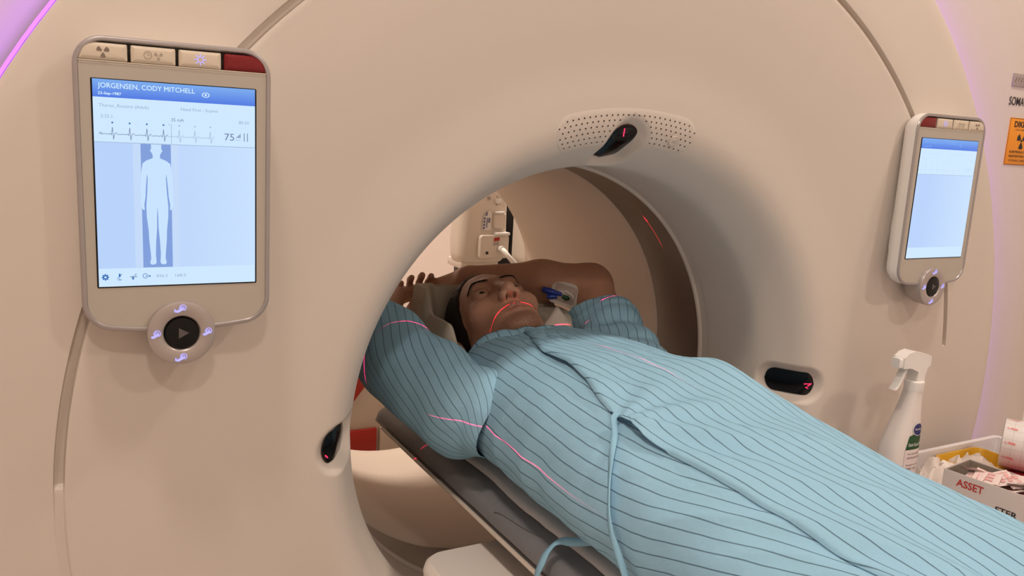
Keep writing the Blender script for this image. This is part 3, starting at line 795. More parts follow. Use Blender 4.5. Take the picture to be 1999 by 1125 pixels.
hc = lambda a, b, ra, rb, k, mode='u': B.cap(hw(a), hw(b), ra * HK, rb * HK, k, mode)
he((0, 0.030, -0.006), (0.076, 0.086, 0.097), 0.01)
he((0, -0.035, 0.036), (0.060, 0.078, 0.060), 0.03)
hc((-0.052, -0.058, 0.004), (-0.020, -0.098, 0.068), 0.021, 0.016, 0.025); hc((0.052, -0.058, 0.004), (0.020, -0.098, 0.068), 0.021, 0.016, 0.025)
he((0, -0.103, 0.076), (0.021, 0.015, 0.017), 0.02)
hc((-0.032, 0.021, 0.082), (0.032, 0.021, 0.082), 0.012, 0.012, 0.022)
for sx in (-1, 1):
    he((sx * 0.046, -0.026, 0.060), (0.021, 0.017, 0.022), 0.022)
    he((sx * 0.032, 0.000, 0.100), (0.019, 0.0135, 0.017), 0.014, 's')
    he((sx * 0.0325, -0.001, 0.0785), (0.0165, 0.0145, 0.0135), 0.006)          # lids
    he((sx * 0.0325, -0.0020, 0.0925), (0.0135, 0.0046, 0.0075), 0.002, 's')     # lid opening
hc((0, 0.012, 0.090), (0, -0.036, 0.112), 0.0080, 0.0100, 0.014)
he((0, -0.0425, 0.1135), (0.0115, 0.0105, 0.0115), 0.008)
for sx in (-1, 1):
    he((sx * 0.0125, -0.0475, 0.1035), (0.0085, 0.0085, 0.0105), 0.006)
    he((sx * 0.0068, -0.0555, 0.1055), (0.0042, 0.0055, 0.0072), 0.002, 's')
he((0, -0.074, 0.071), (0.036, 0.026, 0.0205), 0.018)          # muzzle
for sx in (-1, 1):
    hc((sx * 0.023, -0.0755, 0.0885), (sx * 0.005, -0.0700, 0.0965), 0.0030, 0.0041, 0.005)
    hc((sx * 0.020, -0.0795, 0.0885), (0.0, -0.0825, 0.0950), 0.0033, 0.0047, 0.005)
    hc((sx * 0.026, -0.0772, 0.0920), (0.0, -0.0757, 0.1000), 0.0012, 0.0012, 0.002, 's')
for sx in (-1, 1):
    he((sx * 0.0785, -0.0180, -0.0220), (0.0085, 0.031, 0.018), 0.006)
    he((sx * 0.0865, -0.0160, -0.0190), (0.0060, 0.020, 0.0105), 0.004, 's')
    he((sx * 0.0790, -0.0420, -0.0140), (0.0065, 0.009, 0.0080), 0.004)
    he((sx * 0.0800, -0.0220, -0.0060), (0.0045, 0.007, 0.0045), 0.003)
# neck, trunk, legs (under the gown)
B.cap(hw((0, -0.055, -0.030)), (0.0, 0.235, -0.030), 0.056, 0.062, 0.035)
B.ell((0, 0.05, -0.030), (0.165, 0.235, 0.085), 0.05)
B.ell((0, -0.22, -0.030), (0.150, 0.20, 0.085), 0.06)
B.cap((-0.12, 0.185, -0.02), (0.12, 0.185, -0.02), 0.07, 0.07, 0.04)
for sx in (-1, 1):
    B.cap((sx * 0.085, -0.38, -0.035), (sx * 0.095, -0.80, -0.045), 0.072, 0.048, 0.05)
    B.cap((sx * 0.095, -0.80, -0.045), (sx * 0.10, -1.19, -0.060), 0.048, 0.034, 0.03)
    B.cap((sx * 0.10, -1.20, -0.075), (sx * 0.125, -1.215, 0.085), 0.036, 0.024, 0.02)
# arms
ELR, WRR = (-0.262, 0.470, 0.075), (-0.155, 0.640, 0.098)
ELL, WRL = (0.238, 0.470, 0.139), (0.004, 0.606, 0.139)
B.cap((-0.17, 0.19, -0.02), ELR, 0.056, 0.043, 0.03); B.cap(ELR, WRR, 0.043, 0.026, 0.02)
B.cap((0.17, 0.19, -0.045), ELL, 0.050, 0.045, 0.03)
mid = np.array(ELL) * 0.6 + np.array(WRL) * 0.4 + np.array((0.0, 0.0, 0.004))
B.cap(ELL, mid, 0.047, 0.043, 0.02); B.cap(mid, WRL, 0.043, 0.028, 0.025)
def hand(wrist, knuck, across, fingers, thumb, palm_r=0.015):
    wrist, knuck, across = map(lambda q: np.array(q, float), (wrist, knuck, across))
    for k in (-0.030, -0.010, 0.010, 0.030): B.cap(wrist + across * k * 0.5, knuck + across * k, palm_r, palm_r * 0.85, 0.010)
    for (off, pts, r) in fingers:
        b = knuck + across * off; P = [b] + [b + np.array(q) for q in pts]
        for a, c in zip(P[:-1], P[1:]): B.cap(a, c, r, r * 0.93, 0.003)
        # knuckle at the middle joint
    P = [wrist + (knuck - wrist) * 0.25 + across * thumb[0]] + [wrist + np.array(q) for q in thumb[1]]
    for i, (a, c) in enumerate(zip(P[:-1], P[1:])): B.cap(a, c, 0.0115 - 0.0012 * i, 0.0095 - 0.001 * i, 0.004)
# right hand: palm behind the pillow edge, fingers curled up round the other wrist
hand(WRR, (-0.092, 0.672, 0.100), (0.85, 0.10, 0.06),
     [(0.032, [(0.006, 0.004, 0.0170), (0.009, -0.004, 0.0288), (0.006, -0.014, 0.0351)], 0.0074), (0.011, [(0.003, 0.006, 0.0187), (0.004, -0.002, 0.0328), (0.002, -0.012, 0.0390)], 0.0078),
      (-0.011, [(-0.002, 0.006, 0.0170), (-0.004, -0.002, 0.0296), (-0.005, -0.012, 0.0359)], 0.0074), (-0.032, [(-0.006, 0.006, 0.0119), (-0.009, 0.000, 0.0208), (-0.010, -0.008, 0.0257)], 0.0064)],
     (0.030, [(0.030, -0.004, 0.0051), (0.052, -0.016, 0.0096), (0.070, -0.024, 0.0094)]))
# left hand hanging down behind the pillow
hand(WRL, (-0.062, 0.668, 0.090), (0.55, 0.35, 0.75),
     [(0.031, [(-0.026, 0.016, -0.022), (-0.040, 0.016, -0.044), (-0.044, 0.008, -0.058)], 0.0080), (0.010, [(-0.030, 0.018, -0.024), (-0.046, 0.018, -0.048), (-0.050, 0.008, -0.064)], 0.0084),
      (-0.011, [(-0.028, 0.018, -0.024), (-0.043, 0.018, -0.046), (-0.047, 0.008, -0.060)], 0.0080), (-0.031, [(-0.022, 0.014, -0.020), (-0.034, 0.014, -0.036), (-0.038, 0.006, -0.046)], 0.0070)],
     (0.030, [(-0.020, 0.050, -0.010), (-0.040, 0.066, -0.030), (-0.052, 0.070, -0.050)]))
P, Q = surface_nets(B.F, xs, ys_, zs)
P = P.astype(float)
# light smoothing of the voxel steps
for _ in range(2):
    acc = np.zeros_like(P); c = np.zeros(len(P))
    for a, b in ((0, 1), (1, 2), (2, 3), (3, 0)):
        np.add.at(acc, Q[:, a], P[Q[:, b]]); np.add.at(acc, Q[:, b], P[Q[:, a]]); np.add.at(c, Q[:, a], 1); np.add.at(c, Q[:, b], 1)
    P = P * 0.6 + 0.4 * acc / c[:, None]
def lloc(P): return (P - HO) @ HR / HK
Lc = lloc(P); X, Y, Z = Lc.T
front = sstep((Z - 0.03) / 0.03)
lip = sstep(1.6 - 1.2 * np.hypot(X / 0.025, (Y + 0.0768) / 0.0105)) * sstep((Z - 0.078) / 0.006)
beard = np.exp(-(np.maximum(0, np.abs(Y + 0.106) - 0.010) / 0.010) ** 2) * np.exp(-(X / 0.046) ** 4) * (Y < -0.086) * sstep((Z - 0.0) / 0.04)
beard = np.maximum(beard, 0.60 * np.exp(-((Y + 0.062) / 0.0065) ** 2) * np.exp(-(X / 0.026) ** 4) * (Z > 0.08))
beard = np.maximum(beard, 0.35 * np.exp(-((np.abs(X) - 0.052) / 0.016) ** 2) * np.exp(-((Y + 0.065) / 0.03) ** 2) * (Z > -0.01))
beard = beard * (1 - lip)
brow = np.zeros(len(P))
dark = np.maximum(0, 1 - np.sqrt(((np.abs(X) - 0.0068) / 0.0046) ** 2 + ((Y + 0.0540) / 0.0058) ** 2 + ((Z - 0.104) / 0.0085) ** 2))  # mask for the shade inside the nostrils, painted into the skin colour
mb = MB(); mb.v = P; mb.f = Q; 
def fast_mesh(name, P, Q, m, parent=None, attrs=None):
    me = bpy.data.meshes.new(name); me.vertices.add(len(P)); me.vertices.foreach_set('co', np.asarray(P, np.float32).ravel())
    nq = len(Q); k = Q.shape[1]
    me.loops.add(nq * k); me.loops.foreach_set('vertex_index', Q.astype(np.int32).ravel())
    me.polygons.add(nq); me.polygons.foreach_set('loop_start', np.arange(0, nq * k, k, dtype=np.int32)); me.polygons.foreach_set('loop_total', np.full(nq, k, np.int32))
    me.update(calc_edges=True); me.validate(); me.polygons.foreach_set('use_smooth', [True] * len(me.polygons))
    for mm in (m if isinstance(m, (list, tuple)) else [m]): me.materials.append(mm)
    for kk, a in (attrs or {}).items():
        at = me.attributes.new(kk, 'FLOAT', 'POINT'); at.data.foreach_set('value', np.asarray(a, np.float32))
    o = bpy.data.objects.new(name, me); COL.objects.link(o)
    if parent: o.parent = parent
    return o
def skin_mat():
    m = mat('patient_skin', (0.52, 0.29, 0.20), 0.45, sss=0.30, spec=0.4); nt = m.node_tree; b = nt.nodes['Principled BSDF']
    cur = None
    tc = nd(nt, 'ShaderNodeTexCoord'); nz = nd(nt, 'ShaderNodeTexNoise'); nz.inputs['Scale'].default_value = 35; nz.inputs['Detail'].default_value = 6
    nt.links.new(tc.outputs['Object'], nz.inputs['Vector'])
    mx = nd(nt, 'ShaderNodeMix', data_type='RGBA'); mx.inputs[6].default_value = (0.47, 0.25, 0.17, 1); mx.inputs[7].default_value = (0.58, 0.33, 0.23, 1)
    nt.links.new(nz.outputs['Fac'], mx.inputs[0]); cur = mx.outputs[2]
    fine = nd(nt, 'ShaderNodeTexNoise'); fine.inputs['Scale'].default_value = 900; fine.inputs['Detail'].default_value = 2; nt.links.new(tc.outputs['Object'], fine.inputs['Vector'])
    for name, col, amt in (('lip', (0.37, 0.14, 0.115), 0.60), ('beard', (0.10, 0.055, 0.035), 0.85), ('nostril_shade', (0.02, 0.008, 0.006), 1.0)):
        at = nd(nt, 'ShaderNodeAttribute', attribute_name=name); ml = nd(nt, 'ShaderNodeMath', operation='MULTIPLY'); ml.inputs[1].default_value = amt
        nt.links.new(at.outputs['Fac'], ml.inputs[0]); fac = ml.outputs[0]
        if name == 'beard':
            m2 = nd(nt, 'ShaderNodeMapRange'); m2.inputs[1].default_value = 0.30; m2.inputs[2].default_value = 0.62; nt.links.new(fine.outputs['Fac'], m2.inputs[0])
            m3 = nd(nt, 'ShaderNodeMath', operation='MULTIPLY'); nt.links.new(fac, m3.inputs[0]); nt.links.new(m2.outputs[0], m3.inputs[1]); fac = m3.outputs[0]
        q = nd(nt, 'ShaderNodeMix', data_type='RGBA'); q.inputs[7].default_value = (*col, 1); nt.links.new(cur, q.inputs[6]); nt.links.new(fac, q.inputs[0]); cur = q.outputs[2]
    nt.links.new(cur, b.inputs['Base Color'])
    bp = nd(nt, 'ShaderNodeBump'); bp.inputs['Strength'].default_value = 0.12; bp.inputs['Distance'].default_value = 0.001
    nt.links.new(fine.outputs['Fac'], bp.inputs['Height']); nt.links.new(bp.outputs['Normal'], b.inputs['Normal'])
    return m
M['skin'] = skin_mat()
person = empty('person', (0, 0, 0), 'person in a blue striped gown lying on the back with both arms raised', 'person')
fast_mesh('body', P, Q, M['skin'], person, {'lip': lip, 'beard': np.clip(beard, 0, 1), 'nostril_shade': np.clip(dark * 2.2, 0, 1)})

# hair: a cap over the skull with a high hairline
M['hair'] = mat('dark_brown_hair', (0.012, 0.008, 0.006), 0.6, var=0.5, vscale=120, bump=0.6, bscale=500)
hx = np.arange(-0.13, 0.10, 0.0022); hy = np.arange(0.33, 0.60, 0.0022); hz = np.arange(-0.06, 0.21, 0.0022)
HS = SDF(hx, hy, hz)
HS.ell(hw((0, 0.030, -0.008)), np.array((0.0815, 0.0925, 0.1015)) * HK, 0.01, 'u', HR)
Gx, Gy, Gz = np.meshgrid(hx, hy, hz, indexing='ij')
dX, dY, dZ = Gx - HO[0], Gy - HO[1], Gz - HO[2]
lx_, ly_, lz_ = [(HR[0][i] * dX + HR[1][i] * dY + HR[2][i] * dZ) / HK for i in range(3)]
line = (lz_ - (0.030 + 0.52 * ly_)) * 0.85 + 0.006 * np.cos(lx_ * 60)
low = -(ly_ + 0.052 - 0.030 * sstep((lz_ + 0.03) / 0.05))
cut = np.maximum(line, low); k_ = 0.008
h = np.clip(0.5 - 0.5 * (cut - HS.F) / k_, 0, 1); HS.F = (cut * (1 - h) + HS.F * h + k_ * h * (1 - h)).astype(np.float32)
Ph, Qh = surface_nets(HS.F, hx, hy, hz)
Lh = lloc(Ph.astype(float)); 
Ph = Ph + 0.0016 * np.array([noise.noise((p[0] * 170, p[1] * 60, p[2] * 40)) for p in Lh])[:, None] * (Ph - hw((0, 0.03, 0))) / 0.09
fast_mesh('hair', Ph, Qh, M['hair'], person)
# eyes and eyebrows
M['brow'] = mat('brown_brow_hair', (0.030, 0.017, 0.011), 0.75, var=0.7, vscale=400, bump=0.8, bscale=900)
M['eye'] = mat('eye_white', (0.55, 0.50, 0.47), 0.08, spec=0.6)
M['iris'] = mat('dark_iris', (0.02, 0.012, 0.008), 0.06, spec=0.8)
for sx in (-1, 1):
    bm = bmesh.new(); bmesh.ops.create_uvsphere(bm, u_segments=24, v_segments=16, radius=0.0122 * HK)
    c = hw((sx * 0.0325, -0.001, 0.0775)); gaze = Vector(HR @ np.array((0.05, 0.05, 1.0))).normalized()
    me = bpy.data.meshes.new('eye')
    for f in bm.faces:
        f.smooth = True
        if f.calc_center_median().normalized().dot(gaze) > 0.885: f.material_index = 1
    for v_ in bm.verts: v_.co += Vector(c)
    bm.to_mesh(me); bm.free(); me.materials.append(M['eye']); me.materials.append(M['iris'])
    o = bpy.data.objects.new('eye', me); COL.objects.link(o); o.parent = person
    pts = [(sx * 0.013, 0.0175, 0.0955), (sx * 0.022, 0.0215, 0.0960), (sx * 0.033, 0.0235, 0.0930), (sx * 0.043, 0.0215, 0.0865), (sx * 0.051, 0.0165, 0.0775)]
    snap = []
    for bx, by, bz in pts:
        mk = (np.abs(Lc[:, 0] - bx) < 0.0025) & (np.abs(Lc[:, 1] - by) < 0.0025); snap.append((bx, by, (Lc[mk, 2].max() if mk.any() else bz) + 0.0006))
    path = catmull([hw(q) for q in snap], 5)
    mb = MB(); fr = frames(path); nfl = Vector(HR @ np.array((0, 0.15, 1.0))).normalized()
    for k in range(150):                                    # short overlapping hairs laid along the arch
        u = rng.uniform(0, 1) ** 1.05; p_, t_, a_, b_ = fr[min(len(fr) - 1, int(u * len(fr)))]
        side = t_.cross(nfl).normalized(); fl = side.cross(t_).normalized()
        if fl.dot(nfl) < 0: fl = -fl
        if side.dot(Vector(HR[:, 1])) < 0: side = -side
        wid = 0.0046 * (1 - 0.55 * u) * min(1, 0.45 + u * 5); o_ = rng.uniform(-1, 1); L_ = 0.0075 * (1 - 0.25 * u)
        d_ = (t_ + side * (0.75 * (1 - u) * (0.4 - 0.6 * o_) - 0.15 * o_)).normalized()
        q0 = p_ + side * (wid * o_) - fl * 0.0004
        tube(mb, [q0, q0 + d_ * L_ * 0.5 + fl * 0.0011, q0 + d_ * L_ + fl * 0.0004], [0.00050, 0.00046, 0.00012], 4, 0, False)
    mb.build('eyebrow', M['brow'], person)

# ------------------------------------------------------------------ the gown
def cloth_mat(name, base=(0.325, 0.585, 0.77), line=(0.06, 0.12, 0.18)):
    m = mat(name, base, 0.85, spec=0.15); nt = m.node_tree; b = nt.nodes['Principled BSDF']
    at = nd(nt, 'ShaderNodeAttribute', attribute_name='stripe'); 
    dv = nd(nt, 'ShaderNodeMath', operation='DIVIDE'); dv.inputs[1].default_value = 0.0175; nt.links.new(at.outputs['Fac'], dv.inputs[0])
    fr_ = nd(nt, 'ShaderNodeMath', operation='FRACT'); nt.links.new(dv.outputs[0], fr_.inputs[0])
    sb = nd(nt, 'ShaderNodeMath', operation='SUBTRACT'); sb.inputs[1].default_value = 0.5; nt.links.new(fr_.outputs[0], sb.inputs[0])
    ab = nd(nt, 'ShaderNodeMath', operation='ABSOLUTE'); nt.links.new(sb.outputs[0], ab.inputs[0])
    mr = nd(nt, 'ShaderNodeMapRange'); mr.inputs[1].default_value = 0.030; mr.inputs[2].default_value = 0.060; mr.inputs[3].default_value = 0.80; mr.inputs[4].default_value = 0.0
    nt.links.new(ab.outputs[0], mr.inputs[0])
    tc = nd(nt, 'ShaderNodeTexCoord'); nz = nd(nt, 'ShaderNodeTexNoise'); nz.inputs['Scale'].default_value = 7; nz.inputs['Detail'].default_value = 4; nt.links.new(tc.outputs['Object'], nz.inputs['Vector'])
    mv_ = nd(nt, 'ShaderNodeMix', data_type='RGBA'); mv_.inputs[6].default_value = (base[0] * 0.94, base[1] * 0.96, base[2] * 0.96, 1); mv_.inputs[7].default_value = (base[0] * 1.06, base[1] * 1.04, base[2] * 1.04, 1); nt.links.new(nz.outputs['Fac'], mv_.inputs[0])
    mx = nd(nt, 'ShaderNodeMix', data_type='RGBA'); mx.inputs[7].default_value = (*line, 1); nt.links.new(mv_.outputs[2], mx.inputs[6]); nt.links.new(mr.outputs[0], mx.inputs[0])
    nt.links.new(mx.outputs[2], b.inputs['Base Color'])
    wv = nd(nt, 'ShaderNodeTexNoise'); wv.inputs['Scale'].default_value = 1400; nt.links.new(tc.outputs['Object'], wv.inputs['Vector'])
    n2 = nd(nt, 'ShaderNodeTexNoise'); n2.inputs['Scale'].default_value = 42; n2.inputs['Detail'].default_value = 5; n2.inputs['Distortion'].default_value = 0.6; nt.links.new(tc.outputs['Object'], n2.inputs['Vector'])
    ad = nd(nt, 'ShaderNodeMath', operation='MULTIPLY_ADD'); ad.inputs[1].default_value = 3.0; nt.links.new(n2.outputs['Fac'], ad.inputs[0]); nt.links.new(wv.outputs['Fac'], ad.inputs[2])
    bp = nd(nt, 'ShaderNodeBump'); bp.inputs['Strength'].default_value = 0.55; bp.inputs['Distance'].default_value = 0.0014; nt.links.new(ad.outputs[0], bp.inputs['Height']); nt.links.new(bp.outputs['Normal'], b.inputs['Normal'])
    return m
M['gown'] = cloth_mat('blue_pinstripe_cotton')
M['tie'] = mat('blue_cotton_tape', (0.30, 0.56, 0.74), 0.85, spec=0.15, bump=0.2, bscale=400, var=0.06, vscale=60)

TY = [-1.25, -0.95, -0.62, -0.45, -0.30, -0.20, -0.12, -0.02, 0.10, 0.20, 0.27, 0.34]
TZ = [0.005, 0.020, 0.066, 0.078, 0.092, 0.104, 0.112, 0.118, 0.113, 0.106, 0.098, 0.090]
AY = [-1.25, -0.90, -0.50, -0.20, 0.00, 0.12, 0.20, 0.28, 0.34]
AX = [0.150, 0.180, 0.205, 0.212, 0.206, 0.200, 0.192, 0.172, 0.140]
def smi(y, ya, za):
    return (np.interp(y - 0.03, ya, za) + np.interp(y, ya, za) + np.interp(y + 0.03, ya, za)) / 3
def gown_pt(phi, y):
    """phi 0 at the near side, 90 on top, 180 at the far side"""
    a, zt_ = smi(y, AY, AX), smi(y, TY, TZ); zc = -0.020; n = 2.35
    c, s_ = math.cos(phi), math.sin(phi)
    x = -a * np.sign(c) * abs(c) ** (2 / n)
    b = (zt_ - zc) if s_ >= 0 else 0.0975
    z = zc + b * np.sign(s_) * abs(s_) ** (2 / n)
    if s_ < 0: x *= 1 - 0.10 * abs(s_)
    if y < -0.45: z -= max(0, s_) * 0.030 * sstep((-0.45 - y) / 0.25) * math.exp(-(x / 0.045) ** 2)
    # raised ridge on the far side of the belly, and the tented chest near the neck
    z += max(0, s_) * 0.026 * math.exp(-((x - 0.095) / 0.055) ** 2 - ((y + 0.105) / (0.06 if y > -0.105 else 0.10)) ** 2)
    return np.array((x, y, z))
def folds(x, y, u):
    f = 0.0
    w = noise.noise((x * 3, y * 3, 1.7))
    f += 0.0040 * noise.noise((x * 9 + y * 5, y * 4.5 - x * 3, 2.1))
    f += 0.0034 * (1 - abs(noise.noise((x * 15 + y * 11 + w, y * 5 - x * 6, 5.3))) * 2.2)
    f += 0.0040 * noise.noise((x * 55 + y * 30, y * 55 - x * 20, 3.3)) * math.exp(-((x + 0.045) / 0.05) ** 2 - ((y - 0.19) / 0.06) ** 2)
    f += 0.0018 * noise.noise((x * 42 + y * 18, y * 16, 8.8))
    # folds running out from the tied waist
    dx, dy = x + 0.15, y + 0.19; r = math.hypot(dx, dy); an = math.atan2(dy, dx)
    f += 0.0028 * math.sin(an * 9 + 5 * w + 9 * r) * math.exp(-((r - 0.10) / 0.085) ** 2) * (1 if dx > 0 else 0.35)
    # long diagonal drags over the hips
    f += 0.0032 * math.sin((x * 0.8 + y * 0.55) * 70 + 4 * w) * sstep((-0.22 - y) / 0.15) * (0.5 + 0.5 * noise.noise((x * 5, y * 5, 4)))
    return f
PHI0, PHI1 = math.radians(-58), math.radians(226)
def normal_at(phi, y):
    e = 0.01
    a = gown_pt(phi + e, y) - gown_pt(phi - e, y); b = gown_pt(phi, y + e) - gown_pt(phi, y - e); n = np.cross(b, a); n = n / (np.linalg.norm(n) + 1e-12)
    c = gown_pt(phi, y) - np.array((0, y, -0.02))
    return n if n @ c > 0 else -n
K_Y = np.linspace(-1.3, 0.4, 400); KK = np.interp(K_Y, [-1.3, -0.6, -0.36, -0.22, -0.10, 0.0, 0.4], [0.40, 0.40, 0.36, 0.14, -0.02, -0.08, -0.10]); KI = np.cumsum(KK) * (K_Y[1] - K_Y[0])
def shear(y): return np.interp(y, K_Y, KI)
def y_top(x): return float(np.interp(x, [-0.25, -0.16, -0.12, -0.095, -0.06, -0.02, 0.02, 0.06, 0.12, 0.2, 0.25], [0.24, 0.300, 0.318, 0.312, 0.292, 0.284, 0.280, 0.268, 0.262, 0.26, 0.24]))
NU, NV = 200, 300
def build_sheet(name, phis_fn, off_fn, kshear, nu, vs, parent, y0, extra=None):
    v, st = [], []
    for y_ in vs:
        prev = None; L = 0; row = []
        ph = phis_fn(y_)
        for i, p in enumerate(ph):
            q = gown_pt(p, y_)
            yt = y_top(q[0])
            yy = y_ if y_ < 0.0 else y_ * (yt / 0.30)
            q = gown_pt(p, yy); n = normal_at(p, yy)
            d = folds(q[0], yy, p) * (0.4 + 0.6 * min(1, max(0, (q[2] + 0.12) / 0.06))) + off_fn(i / (len(ph) - 1), yy, q)
            g = q + n * d
            g[2] = max(g[2], -0.1165)
            if prev is not None: L += np.linalg.norm(q - prev)
            prev = q; v.append(tuple(g)); row.append(L)
        # arc length measured from the mid line so that the stripes run along the body
        mid_ = np.interp(math.radians(90), ph, row)
        st += [l - mid_ + kshear(y_) + 0.0022 * noise.noise((l * 9, y_ * 13, 4.4)) + 0.0010 * noise.noise((l * 30, y_ * 38, 1.4)) for l in row]
    mb = MB(); mb.add(v, grid_faces(len(vs), nu)); o = mb.build(name, M['gown'], parent, sharp=None, attrs={'stripe': st})
    return o
vs = np.concatenate([np.linspace(-1.02, -0.62, 40), np.linspace(-0.615, 0.300, 230)])
ph_all = np.linspace(PHI0, PHI1, NU)
gown = build_sheet('gown', lambda y: ph_all, lambda u, y, q: 0.002, lambda y: shear(y), NU, vs, person, 0)
sol = gown.modifiers.new('thick', 'SOLIDIFY'); sol.thickness = 0.0014; sol.offset = -1

# upper flap: its free edge runs from the neck to the tie and on towards the near hem
EDGE_Y = [-1.02, -0.80, -0.62, -0.551, -0.493, -0.381, -0.277, -0.230, -0.199, -0.165, -0.121, -0.046, 0.023, 0.110, 0.190, 0.235, 0.290]
EDGE_X = [-0.085, -0.105, -0.118, -0.121, -0.121, -0.127, -0.137, -0.142, -0.139, -0.140, -0.134, -0.114, -0.101, -0.093, -0.070, -0.052, -0.036]
def edge_phi(y):
    x = float(np.interp(y, EDGE_Y, EDGE_X)); a = smi(y, AY, AX); return math.acos(min(1, (abs(x) / a)) ** (2.35 / 2))
def flap_phis(y): return np.r_[np.linspace(edge_phi(y), edge_phi(y) + 0.25, 40), np.linspace(edge_phi(y) + 0.27, PHI1 - 0.02, 110)]
def flap_off(u, y, q):
    e = u * 149
    lift = 0.011 * math.exp(-((y + 0.205) / 0.035) ** 2) + 0.006 * math.exp(-((y - 0.03) / 0.10) ** 2) + 0.003
    edge_d = e / 40.0
    return 0.0042 + lift * math.exp(-(edge_d / 0.8) ** 2) - (0.0035 * math.exp(-(edge_d / 0.06) ** 2) if not (-0.27 < y < -0.15) else 0)
flap = build_sheet('gown_flap', flap_phis, flap_off, lambda y: 0.10 * y + 0.008, 150, vs, person, 0)
sol = flap.modifiers.new('thick', 'SOLIDIFY'); sol.thickness = 0.0016; sol.offset = -1

# sleeves: loose tubes round the raised upper arms
def sleeve(name, st, n=72, per=16, seed=0.0, amp=0.006, parent=None, droop=None, shear_k=0.0, ring=0.0):
    cs = catmull([np.array(q[0]) for q in st], per); rs = catmull([np.array((q[1], q[2], 0)) for q in st], per)
    v, sa = [], []
    for i, (p, t, a, b) in enumerate(frames(cs)):
        upv = Vector((0, 0, 1)); upv = (upv - t * upv.dot(t)).normalized(); sd = t.cross(upv).normalized()
        s_ = i / (len(cs) - 1)
        for k in range(n):
            an = 2 * PI * k / n; c, s2 = math.cos(an), math.sin(an)
            r1, r2 = rs[i][0], rs[i][1] * (1 - (0.30 * float(sstep((0.25 - s_) / 0.25)) if s2 < 0 and shear_k > 0.3 else 0))
            pos = p + sd * (r1 * c) + upv * (r2 * s2)
            f = amp * (0.9 * noise.noise((c * 1.1 + seed, s2 * 1.1, s_ * 4.5)) + 0.55 * math.sin(s_ * 17 + 1.5 * s2 + 2 * c + seed * 3 + 2 * noise.noise((c, s2, s_ * 3 + seed))) + 0.35 * noise.noise((c * 3 + seed, s2 * 3, s_ * 11)))
            f += ring * (0.8 * math.sin(s_ * 31 + 2.2 * c + 3 * noise.noise((c, s2, s_ * 2))) * float(sstep((0.78 - s_) / 0.12)) + 0.9 * float(sstep((s_ - 0.74) / 0.03)))
            f *= 0.25 + 0.75 * float(sstep(s_ / 0.2))
            out = (sd * (c / r1) + upv * (s2 / r2)).normalized()
            pos = pos + out * f
            if droop: pos = pos + Vector(droop(s_, c, s2))
            v.append(tuple(pos)); sa.append(k / n * 2 * PI * 0.078 + shear_k * s_ * 0.45)
        # keep the stripe coordinate continuous round the tube
    mb = MB(); loops_n = len(cs)
    vv = []; ss_ = []
    for i in range(loops_n):
        row = v[i * n:(i + 1) * n]; vv += row + [row[0]]; ss_ += sa[i * n:(i + 1) * n] + [sa[i * n] + 2 * PI * 0.078]
    mb.add(vv, grid_faces(loops_n, n + 1)); o = mb.build(name, M['gown'], parent, sharp=None, attrs={'stripe': ss_})
    sol = o.modifiers.new('thick', 'SOLIDIFY'); sol.thickness = 0.0018; sol.offset = -1
    return o
sleeve('sleeve', [((-0.163, 0.118, -0.022), 0.056, 0.072), ((-0.176, 0.150, -0.012), 0.064, 0.082), ((-0.198, 0.200, -0.002), 0.074, 0.084), ((-0.222, 0.270, 0.012), 0.078, 0.084), ((-0.238, 0.355, 0.030), 0.073, 0.082), ((-0.250, 0.440, 0.056), 0.070, 0.078), ((-0.252, 0.520, 0.078), 0.062, 0.066)],
       seed=1.3, amp=0.0065, parent=gown, shear_k=0.52)
sleeve('sleeve', [((0.150, 0.150, -0.025), 0.070, 0.080), ((0.188, 0.225, -0.002), 0.084, 0.078), ((0.203, 0.275, 0.014), 0.080, 0.074), ((0.212, 0.325, 0.038), 0.076, 0.068), ((0.2175, 0.362, 0.060), 0.076, 0.064), ((0.224, 0.395, 0.082), 0.073, 0.062), ((0.226, 0.405, 0.089), 0.066, 0.056)],
       seed=4.1, amp=0.0070, parent=gown, shear_k=0.1, ring=0.0045)
# neckband standing up round the throat
mb = MB(); v = []; st = []
xsn = np.linspace(-0.135, 0.06, 60)
for i, x in enumerate(xsn):
    yt = y_top(x) - 0.004; a = smi(yt, AY, AX); ph_ = math.acos(np.clip(abs(x) / a, 0, 1) ** (2.35 / 2)); ph_ = ph_ if x < 0 else PI - ph_
    q = gown_pt(ph_, yt)
    for j in range(6):
        w = j / 5
        v.append((q[0] + 0.002 * w, q[1] - 0.020 + 0.026 * w, q[2] + 0.0045 + 0.010 * math.sin(w * PI * 0.6) * (0.5 + 0.5 * math.exp(-((x + 0.09) / 0.02) ** 2)) + 0.0015 * math.sin(x * 160))); st.append(x * 1.0 + 0.004)
mb.add(v, grid_faces(60, 6)); o = mb.build('neckband', M['gown'], gown, sharp=None, attrs={'stripe': st}); sol = o.modifiers.new('thick', 'SOLIDIFY'); sol.thickness = 0.0016
